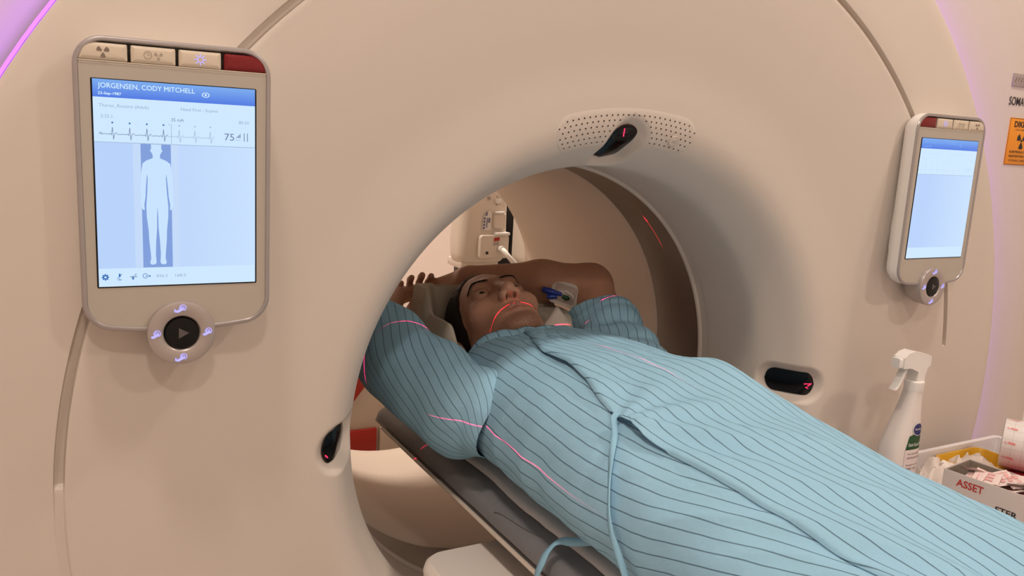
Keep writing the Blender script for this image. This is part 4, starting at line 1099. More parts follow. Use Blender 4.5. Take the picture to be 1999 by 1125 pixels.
# waist ties
def ribbon(name, pts, w, parent, twist=0.0, nrm=(-0.6, -0.3, 0.75)):
    path = catmull(pts, 8); mb = MB(); v = []
    fr = frames(path)
    for i, (p, t, a, b) in enumerate(fr):
        n0_ = Vector(nrm); n0_ = (n0_ - t * n0_.dot(t)).normalized(); sd = t.cross(n0_).normalized()
        u = i / (len(fr) - 1); an = twist * math.sin(u * 9); d = sd * math.cos(an) + n0_ * math.sin(an)
        v += [tuple(p - d * w / 2), tuple(p), tuple(p + d * w / 2)]
    mb.add(v, grid_faces(len(path), 3)); o = mb.build(name, M['tie'], parent, sharp=None); sol = o.modifiers.new('thick', 'SOLIDIFY'); sol.thickness = 0.0016; sol.offset = 0
    return o
ribbon('tie', [(-0.1480, -0.172, 0.1010), (-0.1560, -0.176, 0.0960), (-0.1640, -0.192, 0.0800), (-0.1850, -0.216, 0.0620), (-0.2065, -0.245, 0.0340), (-0.2185, -0.269, -0.0020), (-0.2190, -0.295, -0.0330), (-0.2150, -0.320, -0.0750), (-0.2150, -0.345, -0.1080)], 0.0080, person, 0.9, (-1, -0.4, 0.5))['label'] = 'long tie hanging from the flap'
ribbon('tie', [(-0.150, -0.165, -0.085), (-0.172, -0.140, -0.094), (-0.180, -0.131, -0.0965), (-0.186, -0.121, -0.0985), (-0.194, -0.114, -0.1045), (-0.207, -0.116, -0.1130), (-0.2165, -0.118, -0.1280), (-0.2205, -0.114, -0.1460), (-0.2190, -0.108, -0.1680)], 0.0130, person, 0.25, (-0.6, 0.1, 0.8))['label'] = 'short tie over the edge of the table'


CAN_POS, CAN_N = (0.16, 0.45, 0.128), (-0.4, -0.8, 0.3)
# cannula taped to the bent left arm
M['film'] = mat('clear_dressing_film', (0.75, 0.70, 0.66), 0.25, alpha=0.42, spec=0.6)
M['tape'] = mat('white_dressing_border', (0.80, 0.76, 0.72), 0.5, alpha=0.75)
M['bluehub'] = mat('blue_plastic', (0.02, 0.05, 0.35), 0.3)
M['green'] = mat('dark_green_plastic', (0.01, 0.07, 0.03), 0.35)
CP = Vector(CAN_POS); CN = Vector(CAN_N).normalized()
cu = (Vector((1, 0.1, 0.0)) - CN * CN.x).normalized(); cu = (cu - CN * cu.dot(CN)).normalized(); cv = CN.cross(cu).normalized()
if cv.z < 0: cv = -cv
cann = empty('iv_cannula', CP, 'intravenous cannula under a clear dressing on the bent left arm', 'cannula')
def cl(a, b, d):
    # wrap on the arm: bend away from the normal along the second axis
    return cu * a + cv * b + CN * (d - (b * b) * 9.0 - (a * a) * 1.5)
rotc = lambda a, b, t=math.radians(-28): (a * math.cos(t) - b * math.sin(t), a * math.sin(t) + b * math.cos(t))
def rrgrid(mb, w, h, r, d, mi, n=8):
    o = rr(w, h, r, 6); v = []
    for k in range(n + 1):
        s_ = k / n; v += [cl(*rotc(a * s_, b * s_), d) for a, b in o]
    m = len(o); mb.add(v, [(k * m + j, k * m + (j + 1) % m, (k + 1) * m + (j + 1) % m, (k + 1) * m + j) for k in range(n) for j in range(m)], mi)
mb = MB(); rrgrid(mb, 0.060, 0.050, 0.009, 0.0022, 0); mb.build('clear_film', M['film'], cann, sharp=None)
mb = MB(); oo, ii = rr(0.062, 0.052, 0.010, 6), rr(0.048, 0.038, 0.006, 6); m_ = len(oo)
mb.add([cl(*rotc(a, b), 0.0026) for a, b in oo] + [cl(*rotc(a, b), 0.0030) for a, b in ii], [(j, (j + 1) % m_, m_ + (j + 1) % m_, m_ + j) for j in range(m_)]); mb.build('film_border', M['tape'], cann, sharp=None)
mb = MB(); tube(mb, [cl(*rotc(-0.048, -0.006), 0.006), cl(*rotc(-0.030, -0.006), 0.007), cl(*rotc(-0.018, -0.005), 0.006), cl(*rotc(-0.006, -0.004), 0.005)], [0.006, 0.0075, 0.005, 0.004], 10); mb.build('luer_hub', M['bluehub'], cann)
mb = MB(); tube(mb, [cl(*rotc(-0.034, -0.018), 0.005), cl(*rotc(-0.026, -0.016), 0.006), cl(*rotc(-0.014, -0.012), 0.005)], [0.005, 0.006, 0.004], 10); mb.build('side_port_cap', M['bluehub'], cann)
mb = MB(); tube(mb, [cl(*rotc(-0.004, -0.007), 0.004), cl(*rotc(0.006, -0.008), 0.005), cl(*rotc(0.012, -0.007), 0.003)], [0.004, 0.0055, 0.003], 10); mb.build('valve_cap', M['green'], cann)
mb = MB(); tube(mb, [cl(*rotc(-0.002, 0.006), 0.0035), cl(*rotc(0.014, 0.002), 0.0035), cl(*rotc(0.022, -0.004), 0.002)], [0.0022, 0.002, 0.0012], 8); mb.build('catheter_wing', M['white'], cann)

# ------------------------------------------------------------------ positioning lasers: fans of red light from real outlets
def laser(name, loc, normal, width, power, aim=None, spread=None):
    l = bpy.data.lights.new(name, 'POINT'); l.energy = power; l.shadow_soft_size = 0.0004; l.color = (1, 1, 1); l.use_nodes = True
    nt = l.node_tree; em = [n for n in nt.nodes if n.type == 'EMISSION'][0]
    em.inputs['Color'].default_value = (1.0, 0.010, 0.075, 1)
    g = nd(nt, 'ShaderNodeNewGeometry')
    def dotp(v):
        d = nd(nt, 'ShaderNodeVectorMath', operation='DOT_PRODUCT'); d.inputs[1].default_value = v; nt.links.new(g.outputs['Incoming'], d.inputs[0]); return d.outputs['Value']
    ab = nd(nt, 'ShaderNodeMath', operation='ABSOLUTE'); nt.links.new(dotp(normal), ab.inputs[0])
    mr = nd(nt, 'ShaderNodeMapRange', interpolation_type='SMOOTHSTEP'); mr.inputs[1].default_value = width * 0.35; mr.inputs[2].default_value = width; mr.inputs[3].default_value = 1; mr.inputs[4].default_value = 0
    nt.links.new(ab.outputs[0], mr.inputs[0]); out = mr.outputs[0]
    if aim is not None:
        a = Vector(aim).normalized()
        d2 = dotp(tuple(a)); ac = nd(nt, 'ShaderNodeMath', operation='ABSOLUTE'); nt.links.new(d2, ac.inputs[0])
        m2 = nd(nt, 'ShaderNodeMapRange', interpolation_type='SMOOTHSTEP'); m2.inputs[1].default_value = math.cos(spread[1]); m2.inputs[2].default_value = math.cos(spread[0]); nt.links.new(ac.outputs[0], m2.inputs[0])
        ml = nd(nt, 'ShaderNodeMath', operation='MULTIPLY'); nt.links.new(out, ml.inputs[0]); nt.links.new(m2.outputs[0], ml.inputs[1]); out = ml.outputs[0]
    nt.links.new(out, em.inputs['Strength'])
    o = bpy.data.objects.new(name, l); o.location = loc; COL.objects.link(o); return o
AX_Y = 0.3575
laser('axial_laser_top', (0.0, AX_Y, 0.402), (0, 1, 0), 0.0036, 60, (-0.20, 0, -1), (math.radians(22), math.radians(36)))
laser('axial_laser_upper_near', (-0.283, AX_Y, 0.283), (0, 1, 0), 0.0028, 150, (0.590, 0, -0.008), (math.radians(1), math.radians(4)))
laser('axial_laser_upper_far', (0.283, AX_Y, 0.283), (0, 1, 0), 0.0070, 12, (-0.050, 0, -0.163), (math.radians(14), math.radians(24)))
laser('axial_laser_near_side', (-0.398, AX_Y, 0.02), (0, 1, 0), 0.0110, 3, (1, 0, 0.25), (math.radians(14), math.radians(28)))
laser('sagittal_laser', (-0.004, 0.075, 0.444), (1, 0, 0), 0.0036, 14, (0, -0.24, -1), (math.radians(10), math.radians(24)))
laser('coronal_laser_near_side', (-0.434, 0.085, 0.0), (0, 0, 1), 0.0052, 11, (1, -0.25, 0), (math.radians(20), math.radians(46)))

# ------------------------------------------------------------------ trolley beside the table with its clutter
TR = Vector((0.66, -0.33, FLOOR)); TZF = -0.168
trolley = empty('supply_trolley', TR, 'white supply trolley with a rimmed tray top beside the scanner', 'trolley')
q_ = lambda p: (p[0] - TR.x, p[1] - TR.y, p[2] - TR.z)
TX0, TX1, TY0, TY1 = 0.340, 0.962, -0.640, -0.042
M['traywhite'] = mat('white_tray_plastic', (0.80, 0.77, 0.78), 0.35, var=0.01)
mb = MB(); w_, h_ = TX1 - TX0, TY1 - TY0; cx_, cy_ = (TX0 + TX1) / 2, (TY0 + TY1) / 2
loops = []
for ins, z in ((0.0, TZF - 0.020), (0.0, -0.120), (0.001, -0.1185), (0.008, -0.1185), (0.009, -0.120), (0.0095, TZF)):
    loops.append([q_((a, b, z)) for a, b in rr(w_ - 2 * ins, h_ - 2 * ins, max(0.002, 0.012 - ins), 5, cx_, cy_)])
loft(mb, loops); mb.build('tray', M['traywhite'], trolley, sharp=0.5)
mb = MB(); bevbox(mb, q_((cx_, cy_, -0.56)), (w_ - 0.02, h_ - 0.02, 0.73), 0.006); tb = mb.build('cabinet_body', M['white'], trolley)
for k in range(3):
    mb = MB(); bevbox(mb, q_((cx_, TY0 + 0.003, -0.31 - 0.2 * k)), (w_ - 0.05, 0.02, 0.18), 0.004); d_ = mb.build('drawer', M['white'], trolley)
    mb = MB(); bevbox(mb, q_((cx_, TY0 - 0.014, -0.26 - 0.2 * k)), (0.16, 0.014, 0.012), 0.004); mb.build('handle', M['silver'], d_)
for a in (-1, 1):
    for b in (-1, 1):
        mb = MB(); tube(mb, [q_((cx_ + a * (w_ / 2 - 0.05) - 0.012, cy_ + b * (h_ / 2 - 0.05), FLOOR + 0.034)), q_((cx_ + a * (w_ / 2 - 0.05) + 0.012, cy_ + b * (h_ / 2 - 0.05), FLOOR + 0.034))], 0.033, 16)
        bevbox(mb, q_((cx_ + a * (w_ / 2 - 0.05), cy_ + b * (h_ / 2 - 0.05), FLOOR + 0.066)), (0.03, 0.03, 0.02), 0.003); mb.build('caster', M['tabletop'], trolley)

# spray bottle
BO = Vector((0.562, -0.095, TZF + 0.0005))
bottle = empty('spray_bottle', BO, 'white trigger spray bottle standing in the trolley tray against the scanner', 'spray bottle', rz=math.radians(-3))
M['hdpe'] = mat('milky_bottle_plastic', (0.74, 0.68, 0.64), 0.35, sss=0.1)
mb = MB(); loops = []
for z, cx, rx, ry in ((0.0, 0, 0.034, 0.024), (0.004, 0, 0.037, 0.027), (0.09, 0, 0.037, 0.027), (0.105, 0.001, 0.0355, 0.0265), (0.125, 0.005, 0.0310, 0.025), (0.145, 0.0085, 0.0265, 0.0225), (0.165, 0.0120, 0.0215, 0.0195), (0.185, 0.0150, 0.0180, 0.0170), (0.200, 0.0170, 0.0160, 0.0155), (0.207, 0.018, 0.0155, 0.0155), (0.212, 0.018, 0.0150, 0.0150)):
    loops.append([(cx + rx * np.sign(math.cos(a)) * abs(math.cos(a)) ** 0.75, ry * np.sign(math.sin(a)) * abs(math.sin(a)) ** 0.75, z) for a in [2 * PI * k / 36 for k in range(36)]])
loft(mb, loops); mb.build('bottle_body', M['hdpe'], bottle, sharp=None)
mb = MB(); circ = lambda r, z: [(0.018 + r * math.cos(2 * PI * k / 24), r * math.sin(2 * PI * k / 24), z) for k in range(24)]
loft(mb, [circ(0.0165, 0.205), circ(0.0172, 0.207), circ(0.0172, 0.222), circ(0.0150, 0.224)])
mb.build('screw_collar', M['white'], bottle)
mb = MB()
prof_ = [(0.008, 0.222), (0.010, 0.242), (-0.010, 0.250), (-0.030, 0.250), (-0.031, 0.270), (-0.020, 0.278), (-0.006, 0.281), (0.012, 0.277), (0.038, 0.2715), (0.0405, 0.267), (0.0405, 0.252), (0.034, 0.249), (0.030, 0.235), (0.029, 0.222)]
loft(mb, [[(a, b * k_, c) for a, c in prof_] for b, k_ in ((-0.0115, 1.0), (-0.0105, 1.12), (0.0105, 1.12), (0.0115, 1.0))])
hd = mb.build('spray_head', M['white'], bottle, sharp=0.5)
mb = MB(); slab(mb, 0.019, 0.019, 0.004, [(0, -0.030), (0, -0.0385), (0.001, -0.0395)], lambda a, b, d: (d, a, b), 0, 4, 0, 0.2600); mb.build('nozzle', M['white'], hd)
mb = MB(); path = catmull([(-0.014, 0, 0.250), (-0.021, 0, 0.238), (-0.027, 0, 0.224), (-0.036, 0, 0.2115)], 5)
loft(mb, [[(p[0] + 0.0035 * ca, 0.0085 * math.copysign(abs(sa) ** 0.5, sa), p[2] + 0.002 * ca) for ca, sa in [(math.cos(2 * PI * k / 14), math.sin(2 * PI * k / 14)) for k in range(14)]] for p in path]); mb.build('trigger', M['white'], bottle)
# label on the camera side
def lab(x, z, d=0.0007):
    z_ = z; rx = float(np.interp(z_, [0.09, 0.105, 0.125, 0.145, 0.165], [0.037, 0.0355, 0.031, 0.0265, 0.0215])); ry = float(np.interp(z_, [0.09, 0.105, 0.125, 0.145, 0.165], [0.027, 0.0265, 0.025, 0.0225, 0.0195])); cx = float(np.interp(z_, [0.09, 0.105, 0.125, 0.145, 0.165], [0, 0.001, 0.005, 0.0085, 0.0120]))
    u = min(0.999, abs((x - cx) / rx)); c = u ** (1 / 0.75); s_ = math.sqrt(max(0, 1 - c * c)) ** 0.75
    return (x, -ry * s_ - d, z_)
M['labelgreen'] = mat('dark_green_print', (0.015, 0.075, 0.025), 0.45); M['labelblue'] = mat('dark_blue_print', (0.015, 0.02, 0.13), 0.4); M['labelpaper'] = mat('pale_pink_label', (0.78, 0.68, 0.66), 0.5); M['whiteink'] = mat('white_ink', (0.8, 0.8, 0.78), 0.5); M['brownink'] = mat('dark_brown_ink', (0.14, 0.05, 0.04), 0.5)
def lgrid(mb, x0, x1, z0, z1, d, mi, nx=14, nz=8, skew=0.0, arch=0.0):
    v = []
    for i in range(nx):
        for j in range(nz):
            u = i / (nx - 1); w = j / (nz - 1); xa = x0 + skew * w; x = xa + (x1 - xa) * u; v.append(lab(x, z0 + (z1 - z0) * w + arch * w * (1 - (2 * u - 1) ** 2), d))
    mb.add(v, grid_faces(nx, nz), mi)
mb = MB()
lgrid(mb, -0.014, 0.0355, 0.030, 0.100, 0.0006, 0, 14, 10); lgrid(mb, -0.014, 0.0352, 0.100, 0.125, 0.0006, 1, 14, 8, 0.008, 0.004)
lf = lambda x, z: lab(x, z, 0.0014)
el = [(0.0155 + 0.0125 * math.cos(2 * PI * k / 28), 0.1365 + 0.0105 * math.sin(2 * PI * k / 28)) for k in range(28)]; poly(mb, [(0.0155 + (a - 0.0155) * 1.12, 0.1365 + (b - 0.1365) * 1.12) for a, b in el], lambda x, z: lab(x, z, 0.0010), 3); poly(mb, el, lf, 2)
text(mb, 'Diversey', 0.0065, 0.1345, 0.0175, lambda x, z: lab(x, z, 0.0018), 3, 0.01, 0.0046); text(mb, 'Oxivir Excel Foam', -0.0085, 0.1065, 0.039, lf, 3, 0.01, 0.0062)
for k, (t_, w_) in enumerate((('One step cleaner', 0.036), ('disinfectant foam', 0.039), ('', 0), ('Ready to use', 0.034), ('750 ml', 0.028))):
    if t_: text(mb, t_, -0.009, 0.0905 - 0.0072 * k, w_, lf, 4, 0.01, 0.0036)
mb.build('label', [M['labelpaper'], M['labelgreen'], M['labelblue'], M['whiteink'], M['brownink']], bottle, smooth=False)

# open carton of sachets
CO = Vector((0.640, -0.265, TZF + 0.0005)); CRZ = math.radians(8)
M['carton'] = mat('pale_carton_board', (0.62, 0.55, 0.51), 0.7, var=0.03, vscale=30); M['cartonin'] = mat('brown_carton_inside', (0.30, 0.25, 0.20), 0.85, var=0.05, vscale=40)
carton = empty('sachet_carton', CO, 'open pale carton full of pink-printed sachets in the trolley tray', 'carton', rz=CRZ)
CW, CL, CH, ct = 0.092, 0.190, 0.083, 0.0022
mb = MB()
for (x, y, sx, sy) in ((-CW / 2, 0, ct, CL), (CW / 2, 0, ct, CL), (0, CL / 2, CW, ct), (0, -CL / 2, CW, ct)): bevbox(mb, (x, y, CH / 2), (sx, sy, CH), 0.0006)
bevbox(mb, (0, 0, 0.002), (CW, CL, 0.003), 0); mb.build('carton_box', M['carton'], carton)
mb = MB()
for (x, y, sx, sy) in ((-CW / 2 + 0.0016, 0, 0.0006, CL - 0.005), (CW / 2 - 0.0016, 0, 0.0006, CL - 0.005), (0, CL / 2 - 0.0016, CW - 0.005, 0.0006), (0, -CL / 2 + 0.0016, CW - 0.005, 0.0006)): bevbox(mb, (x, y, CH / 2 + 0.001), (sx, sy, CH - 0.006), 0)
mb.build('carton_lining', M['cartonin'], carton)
cf = lambda x, z: (-CW / 2 - 0.0016, CL / 2 - x, z)
mb = MB(); text(mb, 'ASSET', 0.024, 0.060, 0.046, cf, 0, 0.02, 0.0135); mb.build('print', M['redink'], carton, smooth=False); mb = MB(); text(mb, 'STER', 0.092, 0.038, 0.036, cf, 0, 0.02, 0.011); mb.build('print', M['ink'], carton, smooth=False)
M['sachet'] = mat('white_sachet_paper', (0.80, 0.66, 0.62), 0.55, bump=0.3, bscale=120)
mb = MB(); v = []
for sgn in (1, -1):
    for i in range(9):
        for j in range(7):
            a, b = i / 8 * 2 - 1, j / 6 * 2 - 1; hgt = 0.0016 * (1 - a ** 6) * (1 - b ** 6)
            v.append((0.024 * a, 0.016 * b, sgn * (hgt + 0.0002) + 0.0008 * noise.noise((a * 2, b * 2, 3))))
mb.add(v[:63], [tuple(reversed(f)) for f in grid_faces(9, 7)]); mb.add(v[63:], grid_faces(9, 7))
fs = lambda x, z: (x, z, 0.0027)
for k in range(3): poly(mb, [(-0.017 + 0.012 * k, -0.006), (-0.010 + 0.012 * k, -0.006), (-0.007 + 0.012 * k, 0.005), (-0.014 + 0.012 * k, 0.005)], fs, 1)
stroke(mb, [(-0.02, 0.009), (0.02, 0.009)], 0.0014, fs, 1)
M['sachetink'] = mat('pale_pink_print', (0.80, 0.42, 0.40), 0.6)
sach = mb.build('sachet', [M['sachet'], M['sachetink']], None, sharp=None)
tag(sach, 'small white sachet with pink print heaped in the open carton', 'sachet', 'sachets in the carton')
cr = Matrix.Rotation(CRZ, 3, 'Z'); first = True
for k in range(42):
    o = sach if first else sach.copy()
    if not first: COL.objects.link(o)
    first = False
    layer = k // 14; x = rng.uniform(-0.020, 0.020); y = -0.068 + 0.136 * ((k % 14) + rng.uniform(0.2, 0.8)) / 14
    p = cr @ Vector((x, y, 0.052 + 0.0115 * layer + rng.uniform(0, 0.006))) + CO
    o.location = p; o.rotation_euler = (rng.uniform(-0.45, 0.45), rng.uniform(-0.35, 0.35), CRZ + rng.uniform(-0.9, 0.9))

# red flat box with the roll of dressing tape on it
M['redbox'] = mat('crimson_box', (0.42, 0.012, 0.03), 0.4, var=0.05)
mb = MB(); bevbox(mb, (0, 0, 0.0160), (0.235, 0.15, 0.032), 0.003); rb = mb.build('flat_red_box', M['redbox'], None); rb.location = (0.833, -0.225, TZF + 0.0005)
tag(rb, 'flat crimson box under the tape roll in the trolley tray', 'box')
AXV = Vector((0.46, -0.89, 0)).normalized(); RP = Vector((0.834, -0.128, TZF + 0.0330 + 0.0480)); RL = 0.130
roll_ = empty('dressing_tape_roll', RP, 'wide roll of white gridded dressing tape lying on the red box', 'tape roll', rz=math.atan2(AXV.y, AXV.x))
def roll_mat():
    m = mat('white_gridded_backing', (0.80, 0.76, 0.73), 0.5); nt = m.node_tree; b = nt.nodes['Principled BSDF']
    tc = nd(nt, 'ShaderNodeTexCoord'); sp = nd(nt, 'ShaderNodeSeparateXYZ'); nt.links.new(tc.outputs['Object'], sp.inputs[0])
    at = nd(nt, 'ShaderNodeMath', operation='ARCTAN2'); nt.links.new(sp.outputs['Y'], at.inputs[0]); nt.links.new(sp.outputs['Z'], at.inputs[1])
    facs = []
    for src, per in ((sp.outputs['X'], 0.018), (at.outputs[0], 0.38)):
        d = nd(nt, 'ShaderNodeMath', operation='DIVIDE'); d.inputs[1].default_value = per; nt.links.new(src, d.inputs[0])
        f = nd(nt, 'ShaderNodeMath', operation='FRACT'); nt.links.new(d.outputs[0], f.inputs[0])
        l = nd(nt, 'ShaderNodeMath', operation='LESS_THAN'); l.inputs[1].default_value = 0.05; nt.links.new(f.outputs[0], l.inputs[0]); facs.append(l.outputs[0])
    mxm = nd(nt, 'ShaderNodeMath', operation='MAXIMUM'); nt.links.new(facs[0], mxm.inputs[0]); nt.links.new(facs[1], mxm.inputs[1])
    mx = nd(nt, 'ShaderNodeMix', data_type='RGBA'); mx.inputs[6].default_value = (0.80, 0.76, 0.73, 1); mx.inputs[7].default_value = (0.62, 0.59, 0.57, 1); nt.links.new(mxm.outputs[0], mx.inputs[0]); nt.links.new(mx.outputs[2], b.inputs['Base Color'])
    return m
M['roll'] = roll_mat(); M['core'] = mat('cardboard_core', (0.45, 0.36, 0.26), 0.8)
cx = lambda r, x: [(x, r * math.cos(2 * PI * k / 48), r * math.sin(2 * PI * k / 48)) for k in range(48)]
mb = MB(); loft(mb, [cx(0.020, 0.0), cx(0.044, 0.0), cx(0.0470, 0.0015), cx(0.048, 0.004), cx(0.048, RL - 0.004), cx(0.047, RL - 0.0015), cx(0.044, RL), cx(0.020, RL)], False, False); mb.build('tape', M['roll'], roll_)
mb = MB(); loft(mb, [cx(0.020, 0.0), cx(0.020, RL), cx(0.0175, RL), cx(0.0175, 0.0), cx(0.020, 0.0)], False, False); mb.build('core', M['core'], roll_)
for xx in (0.018, 0.058, 0.098):
    for aa in range(180, 361, 36):
        a0 = math.radians(aa + (18 if xx == 0.058 else 0)); fnr = lambda u, w, xx=xx, a0=a0: (xx + u, 0.0484 * math.sin(a0 + w / 0.048), 0.0484 * math.cos(a0 + w / 0.048))
        mb = MB(); poly(mb, [(-0.006, -0.0022), (0.006, -0.0036), (0.006, 0.0008), (-0.006, 0.0022)], fnr, 0)
        stroke(mb, [(-0.014, -0.001), (-0.010, 0.002), (-0.0105, -0.003), (-0.006, 0.000)], 0.0008, fnr, 0)
        mb.build('backing_print', M['pinkink'], roll_, smooth=False)

# yellow bin and paper tissues in the tray
M['yellow'] = mat('yellow_plastic', (0.70, 0.38, 0.02), 0.35, var=0.03)
yb = empty('yellow_tray', (0.805, -0.100, TZF + 0.0005), 'small yellow plastic tray in the far corner of the trolley tray', 'tray')
mb = MB(); loops = [[(a, b, z) for a, b in rr(0.150 - 2 * i_, 0.092 - 2 * i_, 0.02, 6)] for i_, z in ((0.010, 0.0), (0.004, 0.022), (0.0, 0.036), (0.0, 0.0385), (0.004, 0.0390), (0.0055, 0.036), (0.009, 0.020), (0.014, 0.003))]
loft(mb, loops); mb.build('tray_body', M['yellow'], yb, sharp=0.6)
M['tissue'] = mat('white_tissue_paper', (0.82, 0.74, 0.68), 0.9, bump=0.2, bscale=90)
def tissue(loc, s, h, seed, label, rz):
    n_ = 30; v = []
    for i in range(n_):
        for j in range(n_):
            a, b = i / (n_ - 1) * 2 - 1, j / (n_ - 1) * 2 - 1; r = max(abs(a), abs(b))
            z = h * (1 - r ** 5) * (0.42 + 0.58 * math.exp(-(noise.noise((a * 1.5 + seed, b * 1.5, seed)) / 0.26) ** 2) + 0.10 * noise.noise((a * 2.6, b * 2.6, seed)))
            k_ = 1 + 0.12 * noise.noise((a * 3, b * 3, seed)); v.append((a * s * k_, b * s * 0.7 * k_, max(0.0006, z)))
    mb = MB(); mb.add(v, [tuple(reversed(f)) for f in grid_faces(n_, n_)]); o = mb.build('crumpled_tissue', M['tissue'], None, sharp=0.5)
    o.location = loc; o.rotation_euler = (0, 0, rz); sol = o.modifiers.new('thick', 'SOLIDIFY'); sol.thickness = 0.0008; sol.offset = 1
    tag(o, label, 'tissue', 'crumpled tissues in the tray')
tissue((0.672, -0.112, TZF + 0.0006), 0.060, 0.056, 2.3, 'crumpled white tissue next to the spray bottle', 0.3)
tissue((0.790, -0.102, TZF + 0.0050), 0.040, 0.046, 6.1, 'crumpled white tissue lying in the yellow tray', -0.5)

# ------------------------------------------------------------------ seen through the bore: injector, rack, cabinet
M['devwhite'] = mat('ivory_device_plastic', (0.74, 0.66, 0.57), 0.4, var=0.015, vscale=12)
M['blue'] = mat('faded_blue_print', (0.20, 0.19, 0.30), 0.5)
inj = empty('contrast_injector', (0.44, 1.46, CEIL), 'ivory ceiling-hung injector unit seen through the bore behind the arms', 'injector')
iv = lambda p: (p[0] - 0.44, p[1] - 1.46, p[2] - CEIL)
YI = 1.40
mb = MB()
def isec(z):
    k_ = float(np.interp(z, [0.035, 0.042, 0.06, 0.10, 0.20, 0.45], [0.86, 0.93, 0.97, 1.0, 0.96, 0.92])); cxs = float(np.interp(z, [0.03, 0.2, 0.45], [0.4375, 0.440, 0.446]))
    return [iv((cxs + a + 0.0145, YI + 0.055 + b, z)) for a, b in rr(0.176 * k_, 0.11 * k_, 0.03, 6)]
loft(mb, [isec(z) for z in (0.035, 0.042, 0.06, 0.10, 0.20, 0.33, 0.45)]); mb.build('injector_head', M['devwhite'], inj, sharp=0.6)
mb = MB(); tube(mb, [iv((0.445, YI + 0.08, 0.44)), iv((0.445, YI + 0.08, CEIL))], 0.035, 20); tube(mb, [iv((0.445, YI + 0.08, CEIL - 0.06)), iv((0.445, YI + 0.08, CEIL))], 0.09, 24); mb.build('ceiling_pole', M['devwhite'], inj)
mb = MB(); fi = lambda a, b, d: iv((a, YI + 0.001 + d, b))
slab(mb, 0.108, 0.078, 0.012, [(0, 0.006), (0, -0.014), (0.003, -0.018)], fi, 0, 6, 0.4790, 0.0885); fp = mb.build('front_cover_plate', M['devwhite'], inj)
mb = MB(); slab(mb, 0.052, 0.010, 0.003, [(0, 0.004), (0, -0.024), (0.002, -0.026)], fi, 0, 4, 0.505, 0.131); mb.build('cover_lip', M['white'], fp)
mb = MB(); disc(mb, (0.452, 0.069), 0.0052, lambda a, b: iv((a, YI - 0.0180, b)), 0, 20); mb.build('socket_hole', M['dark'], fp)
mb = MB(); poly(mb, [(0.476, 0.118), (0.496, 0.120), (0.496, 0.109), (0.475, 0.107)], lambda a, b: iv((a, YI - 0.0182, b)), 0); poly(mb, [(0.474, 0.104), (0.494, 0.106), (0.495, 0.095), (0.474, 0.093)], lambda a, b: iv((a, YI - 0.0182, b)), 1)
mb.build('warning_stickers', [M['redink'], M['plate']], fp, smooth=False)
mb = MB(); fb = lambda a, b: iv((a, YI - 0.0018, b))
poly(mb, [(0.437, 0.141), (0.470, 0.141), (0.472, 0.196), (0.462, 0.206), (0.447, 0.196), (0.440, 0.182)], lambda a, b: iv((a, YI - 0.0010, b)), 1)
for k in range(4): poly(mb, [(0.4395 + 0.0006 * k, 0.145 + 0.0105 * k), (0.4475 + 0.0006 * k, 0.145 + 0.0105 * k), (0.4480 + 0.0006 * k, 0.1525 + 0.0105 * k), (0.4410 + 0.0006 * k, 0.1525 + 0.0105 * k)], fb, 0)
poly(mb, [(0.452, 0.150), (0.456, 0.150), (0.458, 0.182), (0.454, 0.182)], fb, 0); poly(mb, [(0.459, 0.166), (0.466, 0.166), (0.467, 0.182), (0.460, 0.182)], fb, 0); poly(mb, [(0.447, 0.188), (0.456, 0.190), (0.456, 0.202), (0.449, 0.198)], fb, 0)
mb.build('type_label', [M['blue'], M['white']], inj, smooth=False)
mb = MB(); slab(mb, 0.045, 0.05, 0.006, [(0, 0.01), (0, -0.006), (0.003, -0.010)], fi, 0, 5, 0.500, 0.172); mb.build('grip_block', M['devwhite'], inj)
mb = MB(); slab(mb, 0.036, 0.008, 0.003, [(0, 0.01), (0, -0.014), (0.002, -0.016)], fi, 0, 4, 0.496, 0.2); mb.build('upper_lip', M['white'], inj)
for (a, b, r) in ((0.4595, 0.246, 0.0055), (0.490, 0.251, 0.0018), (0.4885, 0.225, 0.0020)):
    mb = MB(); tube(mb, [iv((a, YI + 0.006, b)), iv((a, YI - 0.0015, b))], r, 14); mb.build('screw', M['plate'], inj)
mb = MB(); slab(mb, 0.020, 0.013, 0.002, [(0, 0.01), (0, -0.006), (0.001, -0.008)], fi, 0, 4, 0.4915, 0.236); mb.build('latch', M['white'], inj)
mb = MB(); tube(mb, catmull([iv((0.500, YI - 0.01, 0.083)), iv((0.502, YI - 0.04, 0.078)), iv((0.508, YI - 0.055, 0.066)), iv((0.522, YI - 0.06, 0.050)), iv((0.540, YI - 0.055, 0.030)), iv((0.552, YI - 0.03, -0.02)), iv((0.556, YI + 0.02, -0.12))], 6), 0.0085, 14); tube(mb, [iv((0.500, YI - 0.018, 0.083)), iv((0.5005, YI - 0.034, 0.082))], 0.0105, 14); mb.build('cable', M['white'], inj)
mb = MB(); bevbox(mb, iv((0.445, YI + 0.07, 0.025)), (0.14, 0.11, 0.03), 0.008); mb.build('bottom_bracket', M['devwhite'], inj)
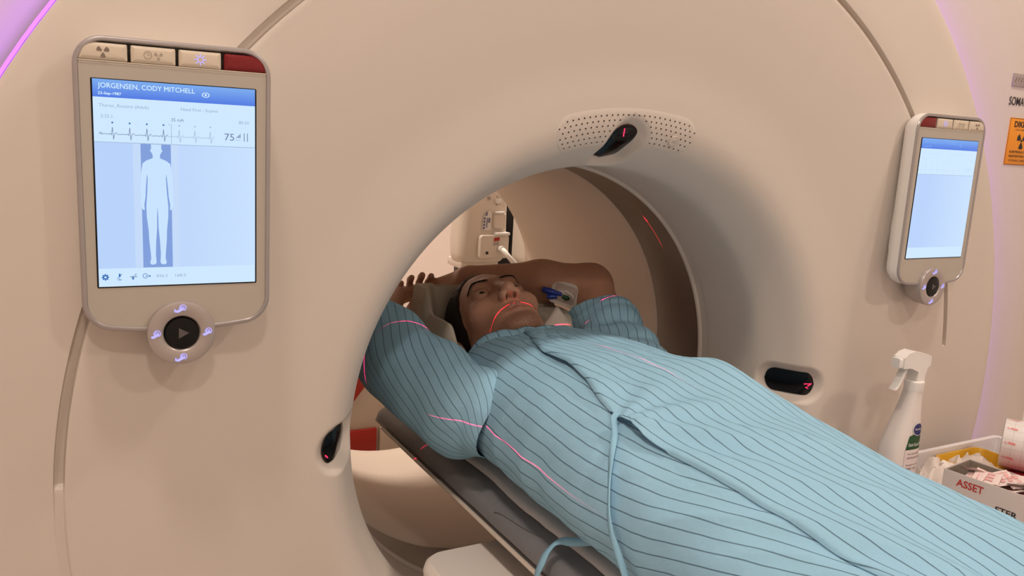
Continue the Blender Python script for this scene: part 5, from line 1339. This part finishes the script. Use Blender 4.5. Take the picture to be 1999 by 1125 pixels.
# dark rack and pale second unit
M['rack'] = mat('black_rack_metal', (0.018, 0.015, 0.014), 0.5, var=0.2)
rk = empty('equipment_rack', (0.735, 1.72, FLOOR), 'black equipment rack standing behind the injector', 'rack')
mb = MB(); bevbox(mb, (0, 0, 0.63), (0.46, 0.06, 1.20), 0.008); mb.build('rack_body', M['rack'], rk)
for k in range(5):
    mb = MB(); bevbox(mb, (0, -0.034, 0.2 + 0.22 * k), (0.42, 0.012, 0.20), 0.004); mb.build('rack_unit', M['rack'], rk)
mb = MB(); bevbox(mb, (0, 0, 0.015), (0.44, 0.12, 0.03), 0.004); mb.build('plinth', M['rack'], rk)
su = empty('monitor_housing', (0.735, 1.50, FLOOR), 'ivory rounded device on a floor stand right of the injector', 'device')
mb = MB(); sl = lambda a, b, d: (a, d, b)
slab(mb, 0.150, 0.36, 0.06, [(0.01, 0.10), (0, 0.09), (0, -0.02), (0.004, -0.028), (0.012, -0.032)], sl, 0, 10, 0.0, 1.155); mb.build('device_shell', M['devwhite'], su)
mb = MB(); tube(mb, [(0, 0.03, 0.03), (0, 0.03, 1.0)], 0.022, 16); mb.build('stand_pole', M['plate'], su)
mb = MB(); slab(mb, 0.22, 0.22, 0.06, [(0.01, 0.0), (0, 0.006), (0, 0.022), (0.01, 0.03)], TOP, 0, 8, 0, 0.03); mb.build('stand_base', M['tabletop'], su)
mb = MB(); tube(mb, [(-0.052, -0.031, 1.215), (-0.052, -0.036, 1.215)], 0.005, 12); mb.build('screw', M['plate'], su)
# red banded cabinet
cb = empty('supply_cabinet', (0.09, 1.70, FLOOR), 'low beige cabinet with red panels behind the scanner, seen under the arm', 'cabinet')
M['cabred'] = mat('red_panel_laminate', (0.42, 0.025, 0.012), 0.4, var=0.05); M['cabbeige'] = mat('beige_laminate', (0.60, 0.50, 0.40), 0.5, var=0.03)
mb = MB(); bevbox(mb, (0, 0, 0.345), (0.80, 0.40, 0.63), 0.006); bevbox(mb, (0, 0, 0.015), (0.76, 0.36, 0.03), 0.002); mb.build('carcass', M['cabbeige'], cb)
mb = MB(); bevbox(mb, (-0.166, -0.207, 0.425), (0.41, 0.014, 0.095), 0.003); mb.build('red_drawer_front', M['cabred'], cb)
mb = MB(); bevbox(mb, (0.215, -0.207, 0.425), (0.33, 0.014, 0.095), 0.003); mb.build('drawer_front', M['cabbeige'], cb)
mb = MB(); loft(mb, [[(a, d, b) for a, b in ((-0.38, 0.52), (-0.085, 0.52), (0.0, 0.628), (0.0, 0.655), (-0.38, 0.655))] for d in (-0.2, -0.214)]); mb.build('red_top_panel', M['cabred'], cb, smooth=False)
mb = MB(); bevbox(mb, (0, -0.206, 0.19), (0.76, 0.012, 0.32), 0.003); mb.build('lower_door', M['cabbeige'], cb)
